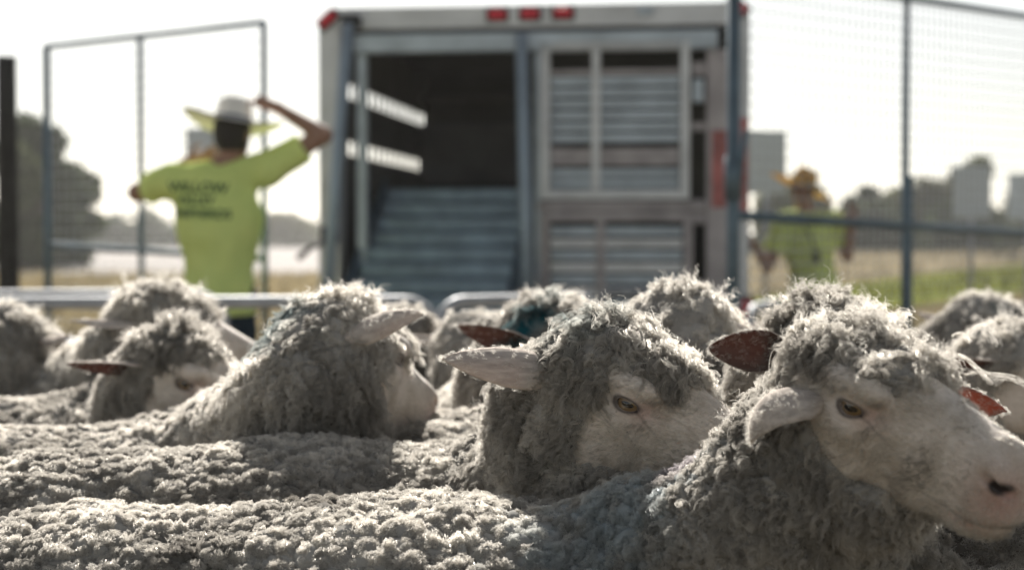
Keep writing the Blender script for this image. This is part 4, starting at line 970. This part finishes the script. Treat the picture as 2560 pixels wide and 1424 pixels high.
    me = fast_mesh('body', allV - np.array([shoulder[0], shoulder[1], 0]), allF, True, mi)
    z = np.zeros(len(legV)); zh = np.zeros(len(hV))
    def fa(nm_, arr):
        a = me.attributes.new(nm_, 'FLOAT', 'POINT'); a.data.foreach_set('value', np.asarray(arr, np.float32))
    def va(nm_, arr):
        a = me.attributes.new(nm_, 'FLOAT_VECTOR', 'POINT'); a.data.foreach_set('vector', np.asarray(arr, np.float32).ravel())
    zv = np.zeros(len(V))
    fa('tint', np.concatenate([tint, zh, z])); fa('mark', np.concatenate([mk, zh, z])); va('mark_colour', np.concatenate([mkc, hV * 0, legV * 0]))
    va('hp', np.concatenate([V * 0, hV + seed * 0.7, legV])); fa('pink', np.concatenate([zv, hA['pink'], z])); fa('dark', np.concatenate([zv, hA['dark'], z])); fa('freckle', np.concatenate([zv, hA['freckle'], z]))
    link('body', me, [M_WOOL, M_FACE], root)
    # eyes
    if eyes:
        for s in (-1, 1):
            nu, nv = 16, 12; Vs = []; R = 0.0158 * hs
            for i in range(nv + 1):
                a = math.pi * i / nv
                for j in range(nu): b = 2 * math.pi * j / nu; Vs.append((R * math.cos(a), R * math.sin(a) * math.cos(b), R * math.sin(a) * math.sin(b)))
            Fs = np.array([[i * nu + j, (i + 1) * nu + j, (i + 1) * nu + (j + 1) % nu, i * nu + (j + 1) % nu] for i in range(nv) for j in range(nu)])
            e = link('eye', fast_mesh('eye', np.array(Vs), Fs), M_EYE, root)
            ex = unit(H @ np.array([0.22, s * 1.0, -0.02])); ez = unit(H[:, 2] - ex * (H[:, 2] @ ex)); ey = np.cross(ez, ex)
            Mx = Matrix(np.stack([ex, ey, ez], 1).tolist()).to_4x4(); Mx.translation = Vector(HP(EYE * (1, s, 1)) - np.array([shoulder[0], shoulder[1], 0]))
            e.matrix_local = Mx
    # ears: (tip direction, inner-side direction) in world axes, length, width, droop, curl
    for s, ed in zip((-1, 1), ears):
        if ed == 'none': continue
        if ed is None: tip, inn, eL, eW, dr, cl = H @ np.array([-0.35, s * 1.0, -0.12]), H @ np.array([0.75, 0, -0.55]), 0.115, 0.030, 0.5, 0.0
        else: tip, inn, eL, eW, dr, cl = ed
        ex = unit(tip); ez = unit(np.asarray(inn, float) - ex * (np.asarray(inn, float) @ ex)); ey = np.cross(ez, ex)
        eV, eF, eM = ear_mesh(eL * hs, eW * hs, dr, cl)
        eo = link('ear', fast_mesh('ear', eV, eF, True, eM), [M_EAR_PINK if tag_ear == s else M_EAR_IN, M_EAR_OUT], root)
        Mx = Matrix(np.stack([ex, ey, ez], 1).tolist()).to_4x4(); Mx.translation = Vector(HP(np.array(ear_base) * (1, s, 1)) - np.array([shoulder[0], shoulder[1], 0])); eo.matrix_local = Mx
        if detail >= 1:      # soft hair along the ear
            ne = 260 if detail == 2 else 80
            ti = r.integers(0, len(eF), ne); uv = r.random((ne, 2)); Q = eV[eF[ti]]
            pr = (Q[:, 0] * (1 - uv[:, :1]) + Q[:, 1] * uv[:, :1]) * (1 - uv[:, 1:]) + (Q[:, 3] * (1 - uv[:, :1]) + Q[:, 2] * uv[:, :1]) * uv[:, 1:]
            _, fn = vnormals(eV, eF); fnn = unit(fn[ti])
            R3 = np.stack([ex, ey, ez], 1)
            pw = pr @ R3.T; dw = unit(fnn @ R3.T * 0.5 + ex * 0.9 + r.normal(size=(ne, 3)) * 0.25)
            ho = fibres('ear_hair', pw, dw, seed * 7 + s, np.full(ne, 0.005 * hs), 5, 0.003, np.full(ne, 0.0003), 0.5, 4, 0.00009, np.full(ne, 0.95), None, None, root, wild=0.2, grav=0.0)
            ho.location = Mx.translation
        if tag_ear == s:
            tm = MB(); tm.box(0.052, 0.080, -0.030, -0.008, 0.004, 0.0065, 0.0012)
            tg = tm.build('ear_tag', M_TAG, root); tg.matrix_local = Mx
            fc = bpy.data.curves.new('tag_number', 'FONT'); fc.body = '0504'; fc.size = 0.011; fc.align_x = 'CENTER'; fc.align_y = 'CENTER'; fc.extrude = 0.0002
            fo = bpy.data.objects.new('txt', fc); COL.objects.link(fo); bpy.context.view_layer.update(); tme = bpy.data.meshes.new_from_object(fo.evaluated_get(bpy.context.evaluated_depsgraph_get())); bpy.data.objects.remove(fo)
            to = link('tag_number', tme, M_TAGINK, tg); to.location = (0.066, -0.019, 0.0068)
    # fleece fibres
    N, fn = vnormals(V, F); fc_ = V[F].mean(1); ar = nrm(fn) * 0.5
    vd = unit(CAMP - fc_); fnn = unit(fn); facing = (fnn * vd).sum(1)
    px, py = project(fc_); inn = (px > -150) & (px < 2710) & (py > -200) & (py < 1560)
    hq = (fc_ - O) @ H / hs
    dface = head_sdf(hq)                                    # roots buried in the bare face are skipped
    w = ar * np.where(inn & (facing > -0.4), 1.0, 0.05) * (fc_[:, 2] > hb - 0.42) * (dface > 0.002) * (1 - 0.8 * seamf(fc_)) * ((nrm(np.stack([hq[:, 0], np.abs(hq[:, 1]), hq[:, 2]], -1) - EYE - (-0.002, 0, 0.004)) > 0.036) | (not eyes))
    wf = fc_ + vnoise3(fc_, 0.03, seed) * 0.012; szf = 1 - 0.45 * np.clip(1 - (nrm(hq - (-0.04, 0, 0.0)) - 0.12) / 0.10, 0, 1); wf *= np.array([0.72, 1, 1.0]); wf[:, 2] *= szf
    a1, a2, _ = worley(wf, 0.022, seed); w = w * np.clip((a2 - a1) * 5.0, 0.4, 1)          # bare cracks between the staples
    sp = {2: 0.0068, 1: 0.0088, 0: 0.012}[detail]
    n = int(w.sum() / sp ** 2 * dens * 1.2)
    pick = r.choice(len(F), n, p=w / w.sum()); uv = r.random((n, 2)); Q = V[F[pick]]
    rt = (Q[:, 0] * (1 - uv[:, :1]) + Q[:, 1] * uv[:, :1]) * (1 - uv[:, 1:]) + (Q[:, 3] * (1 - uv[:, :1]) + Q[:, 2] * uv[:, :1]) * uv[:, 1:]
    nn = unit(fn[pick]); hq = (rt - O) @ H / hs
    hw_ = np.clip(1 - (nrm(hq - (-0.04, 0, 0.0)) - 0.13) / 0.12, 0, 1)                     # 1 on the head, 0 on the back
    nk = np.clip(1 - nrm(rt - nh) / 0.34, 0, 1)                                            # neck
    top = np.clip((hq[:, 2] - 0.03) / 0.05, 0, 1) * hw_
    flow = vnoise3(rt, 0.045, seed + 17) * 1.5
    down = np.array([0, 0, -1.0])
    dirn = nn * (1.0 - 0.45 * np.maximum(hw_, nk) * (1 - top))[:, None] + down * (0.15 + 0.75 * np.maximum(hw_, nk) * (1 - top))[:, None] + flow * (0.5 + 0.25 * hw_)[:, None] + r.normal(size=(n, 3)) * 0.16
    ln = (0.0078 + 0.0140 * np.maximum(hw_, 0.7 * nk) + 0.003 * top) * (0.7 + 0.6 * r.random(n)) * locklen
    ln[r.random(n) < 0.02] *= 1.5
    wp = rt + vnoise3(rt, 0.03, seed) * 0.012; sz = (1 - 0.45 * np.clip(1 - (nrm(hq - (-0.04, 0, 0.0)) - 0.12) / 0.10, 0, 1)); wp *= np.array([0.72, 1, 1.0]); wp[:, 2] *= sz
    _, _, cid = worley(wp, 0.022, seed); gc = worley.ctr - wp; gc[:, 0] /= 0.72; gc[:, 2] /= sz
    gc = gc - nn * (gc * nn).sum(1)[:, None]
    dirn = dirn + gc / 0.0115 * 0.38                           # fibres of one staple lean together
    tn = np.clip(0.55 + tone + 0.45 * (_tab[cid][:, 1] - 0.5) + 0.7 * (vnoise(rt, 0.11, seed + 5) - 0.5) + 0.07 * r.normal(size=n) + 0.1 * top, 0, 1)
    mk, mkc = marks_at(rt)
    nf, k = {2: (19, 9), 1: (13, 7), 0: (8, 6)}[detail]
    thick = {2: 0.00019, 1: 0.00027, 0: 0.0004}[detail]
    off = np.array([shoulder[0], shoulder[1], 0])
    hn = np.maximum(hw_, 0.8 * nk)
    fibres('fleece', rt - nn * 0.002 - off, dirn, seed, ln, nf, sp * (0.85 - 0.30 * hn), 0.0011 + 0.0032 * hn, 1.8, k, thick, tn, mk, mkc, root, clump=0.45 + 0.47 * hn, wild=0.035, frizz=0.22)
    if detail >= 1 and top.max() > 0.2:                                                       # loose curly wisps standing off the topknot
        tw = top * (facing[pick] < 0.75); nw = {2: 70, 1: 40}[detail]; kk = r.choice(n, nw, p=(tw + 0.03 * hw_ + 1e-6) / (tw + 0.03 * hw_ + 1e-6).sum())
        fibres('wisps', rt[kk] - off, nn[kk] + flow[kk] * 0.4 + r.normal(size=(nw, 3)) * 0.25, seed + 400, 0.026 * (0.6 + 0.8 * r.random(nw)) * locklen, 4, 0.0014, np.full(nw, 0.0030), 2.4, 14, thick * 0.75, np.clip(tn[kk] + 0.25, 0, 1), None, None, root, clump=0.8, wild=0.10, grav=0.1)
    NF += n * nf
    if face_fuzz:
        fV, fF, fA = HEADS['hi']; a_, fn2 = vnormals(fV, fF); ar2 = nrm(fn2); fcn = fV[fF].mean(1)
        qa = fcn.copy(); qa[:, 1] = np.abs(qa[:, 1])
        okf = (nrm(qa - EYE) > 0.025) & (ell(qa, (0.194, 0.021, -0.017), (0.016, 0.016, 0.012)) > 0) & (fcn[:, 0] > -0.04)
        n2 = 15000; pk = r.choice(len(fF), n2, p=ar2 * okf / (ar2 * okf).sum()); rp_ = fcn[pk] + r.normal(size=(n2, 3)) * 0.0006; nn2 = unit(fn2[pk])
        dl = nn2 * 0.42 + np.array([-0.55, 0, -0.35]) + vnoise3(rp_, 0.03, 3) * 1.1
        fibres('face_hair', (O + (rp_ * hs) @ H.T) - off, dl @ H.T, seed + 50, np.clip(0.0052 - 0.02 * np.clip(rp_[:, 0] - 0.08, 0, 1), 0.003, 1) * (0.7 + 0.6 * r.random(n2)), 4, 0.0020, np.full(n2, 0.0002), 0.4, 3, 0.00010, np.clip(0.85 + 0.15 * r.normal(size=n2) - 0.6 * vnoise(rp_, 0.03, 77) * (vnoise(rp_, 0.03, 77) > .55), 0, 1), None, None, root, wild=0.15, grav=0)
    return root
M_TAG = simple('tag_plastic', (0.55, 0.55, 0.52), 0.4); M_TAGINK = simple('tag_ink', (0.02, 0.02, 0.02), 0.5)
TEAL = (0.015, 0.075, 0.095); PURPLE = (0.10, 0.075, 0.15); SHADE_BLUE = (0.36, 0.43, 0.47)


UP = np.array([0, 0, 1.0])
def ear(tip, inner, L=0.12, W=0.042, droop=0.4, curl=0.0): return (np.array(tip, float), np.array(inner, float), L, W, droop, curl)
def px_ground(px, d): return ((px - 1280) / FPX * d, d)
# front sheep: walks to the right along the bottom of the picture, head turned to the camera
oA = sheep('front sheep along the bottom edge, bare pale face, near ear folded beside its eye',
      (0.28, 1.84), -3, 0.792, None, -54, 15, 3, L=0.76, detail=2, seed=1, eye_px=(2147, 1012, 1.60), hs=1.0, face_fuzz=True, tag_ear=1, ruff=0.92, ruffx=0.034, back=0.66, hump=(P(1600, 1335, 1.80), 0.05), extra=((P(2030, 1150, 1.68), P(1840, 1330, 1.72), 0.055, 0.085),), locklen=0.85, cap=1.3, capy=0.86, capx=0.88, capf=0.020, ear_base=(0.0, 0.055, 0.002),
      ears=(ear((-0.90, -0.42, 0.05), (0.05, 0.45, -0.9), 0.088, 0.066, -1.6, 0.1), ear((0.93, 0.22, -0.30), (-0.30, -0.9, -0.35), 0.13, 0.050, 0.35, -0.2)),
      marks=((P(1690, 1190, 1.75), 0.045, PURPLE, 0.4), (P(1480, 1260, 1.72), 0.12, SHADE_BLUE, 0.5)), neck_fwd=0.08, neck_r=0.82)  # pale blue patch: sky-lit shade under the neighbour's head, painted into the wool
offA = np.array(oA.location); rs_ = np.array([P(2395, 885, 1.62), P(2400, 930, 1.61), P(2380, 840, 1.63)])
fibres('stray_lock', rs_ - offA, np.array([[1, 0, -0.45], [1, 0.1, -0.1], [1, 0.2, 0.1]]), 9, np.array([0.075, 0.045, 0.05]), 14, 0.0018, np.array([0.006, 0.005, 0.009]), 1.3, 18, 0.00016, np.array([1.0, 0.9, 0.9]), None, None, oA, clump=0.5, wild=0.03, grav=0.1)
# second sheep: looks to the right, eye and long ear in focus
sheep('sharp sheep in the middle with amber eye, long pale ear pointing left and curly topknot',
      (0.02, 2.24), 3, 0.812, None, -38, 18, -3, L=0.62, detail=2, seed=2, eye_px=(1581, 1006, 1.93), hs=1.08, face_fuzz=True, ruff=1.0, ruffx=0.030, locklen=0.82, dens=1.15, cap=1.65, capf=0.018, capy=1.15, capx=1.1,
      ears=(ear((-1.0, -0.10, 0.09), (-0.05, 0.85, -0.45), 0.135, 0.056, 0.12), None),
      marks=((P(1450, 850, 2.0), 0.05, TEAL, 0.45),), neck_fwd=0.10)
sheep('sheep seen from behind at left of centre, ear curled forward, pale muzzle',
      (-0.50, 2.62), 12, 0.792, P(858, 885, 2.45), 60, 20, 0, ckf=0.05, capf=0.04, ruff=1.15, eyes=False, L=0.62, detail=2, seed=3, hs=1.12, cap=1.45, dens=0.8, ear_base=(-0.075, 0.056, 0.0),
      ears=(ear((0.82, -0.42, 0.36), (0.25, 0.85, -0.5), 0.105, 0.046, -0.4), ear((0.6, 0.8, 0.1), (0.6, -0.6, -0.5))), marks=((P(690, 830, 2.42), 0.09, TEAL, 0.55),), neck_fwd=0.14, neck_r=1.1)
sheep('sheep at left with red inner ear lit by the sun, face hidden behind its neighbour',
      (-0.72, 3.02), 10, 0.80, P(470, 945, 2.85), -30, 14, 0, detail=1, seed=4, hs=1.08, cap=1.7,
      ears=(ear((-1.0, -0.25, -0.08), (0.1, -0.55, -0.85), 0.115, 0.046, 0.3), None), neck_r=1.0)
sheep('sheep at far left with tufted topknot and drooping pale ear, before the left rail',
      (-0.88, 3.38), 0, 0.832, P(440, 835, 3.2), -12, 16, 0, detail=1, seed=5, hs=1.08, cap=1.5, locklen=1.25,
      ears=(ear((-1.0, -0.2, -0.12), (0.1, 0.2, -1.0), 0.12, 0.046, 0.35), None))
sheep('woolly sheep cut off by the left edge, seen from behind',
      (-1.20, 3.55), 40, 0.80, P(48, 870, 3.4), 75, 10, 0, detail=1, seed=6, hs=1.08, cap=1.4, dens=0.8)
sheep('small far sheep under the rounded rail corner between two woolly heads',
      (-0.32, 3.75), 30, 0.80, P(1030, 862, 3.5), 65, 12, 0, detail=0, seed=7, hs=1.05, cap=1.3)
sheep('sheep with dark teal mark on its topknot and dark red inner ear',
      (-0.10, 2.98), 8, 0.775, P(1436, 898, 2.75), -22, 16, 0, detail=1, seed=8, hs=1.17, cap=1.7,
      ears=(ear((-1.0, -0.3, 0.12), (0.15, -0.75, -0.6), 0.11, 0.050, 0.5), None), marks=((P(1310, 790, 2.70), 0.055, TEAL, 1.0), (P(1380, 760, 2.75), 0.03, TEAL, 0.4)), neck_r=1.1)
sheep('grey shaded sheep facing away, just left of the teal-marked head',
      (-0.12, 3.62), 60, 0.80, P(1185, 868, 3.35), 95, 10, 0, detail=0, seed=9, hs=1.05, cap=1.2, tone=-0.1)  # wool tone lowered to paint in its shade
sheep('sheep facing away behind the sharp sheep\'s topknot, woolly neck sloping right',
      (0.12, 2.72), 40, 0.80, P(1730, 868, 2.45), 62, 14, 0, detail=1, seed=10, hs=1.1, cap=1.5, marks=((P(1690, 800, 2.45), 0.05, TEAL, 0.35),),
      ears=('none', None), neck_r=1.1)
sheep('sheep behind the front one\'s head, bright topknot and wide dark red ear',
      (0.33, 2.52), -12, 0.82, P(2118, 925, 2.12), -55, 16, 0, detail=2, dens=0.7, seed=11, hs=1.1, cap=1.55,
      ears=(ear((-1.0, -0.35, 0.02), (0.25, -0.9, -0.2), 0.095, 0.060, 0.2), ear((0.2, 0.95, 0.0), (0.8, -0.2, -0.4))))
sheep('blurred sheep with a dark mark at the right edge beyond the front one\'s head',
      (0.62, 3.9), 25, 0.80, P(2500, 830, 3.6), 20, 12, 0, detail=0, seed=12, hs=1.08, cap=1.3, marks=((P(2530, 745, 3.5), 0.05, TEAL, 0.9),))
sheep('dark-faced shaded sheep cut off by the right edge beside the curled stray lock',
      (0.62, 3.15), 20, 0.80, P(2580, 935, 2.85), -30, 12, 0, detail=1, seed=13, hs=1.08, cap=1.4)
sheep('sheep whose woolly rump shows under the front one\'s chin at the right edge',
      (1.16, 2.02), 6, 0.845, (1.42, 2.0, 0.92), 10, 20, 0, detail=1, seed=14, L=0.56, hs=1.08)
sheep('distant sheep with one pale ear raised left of the blue gate post',
      (0.18, 3.9), 35, 0.78, P(1790, 866, 3.6), 60, 12, 0, detail=0, seed=15, hs=1.05, ears=(ear((0.9, -0.2, 0.35), (0.2, 0.8, -0.5), 0.12, 0.046, -0.2), None))

# ------------------------------------------------------------------ summer haze: even air round the whole scene
m, t, o = mat('haze_air'); v = node(t, 'ShaderNodeVolumePrincipled'); v.inputs['Density'].default_value = 0.0006; v.inputs['Color'].default_value = (0.93, 0.93, 0.92, 1); v.inputs['Anisotropy'].default_value = 0.35
t.links.new(v.outputs[0], o.inputs['Volume'])
mb = MB(); mb.box(-910, 910, -40, 3010, -1.0, 8.0); hz = mb.build('haze', m); tag(hz, kind='stuff')
print('fibres', NF, 'script seconds', round(time.time() - T0, 1))
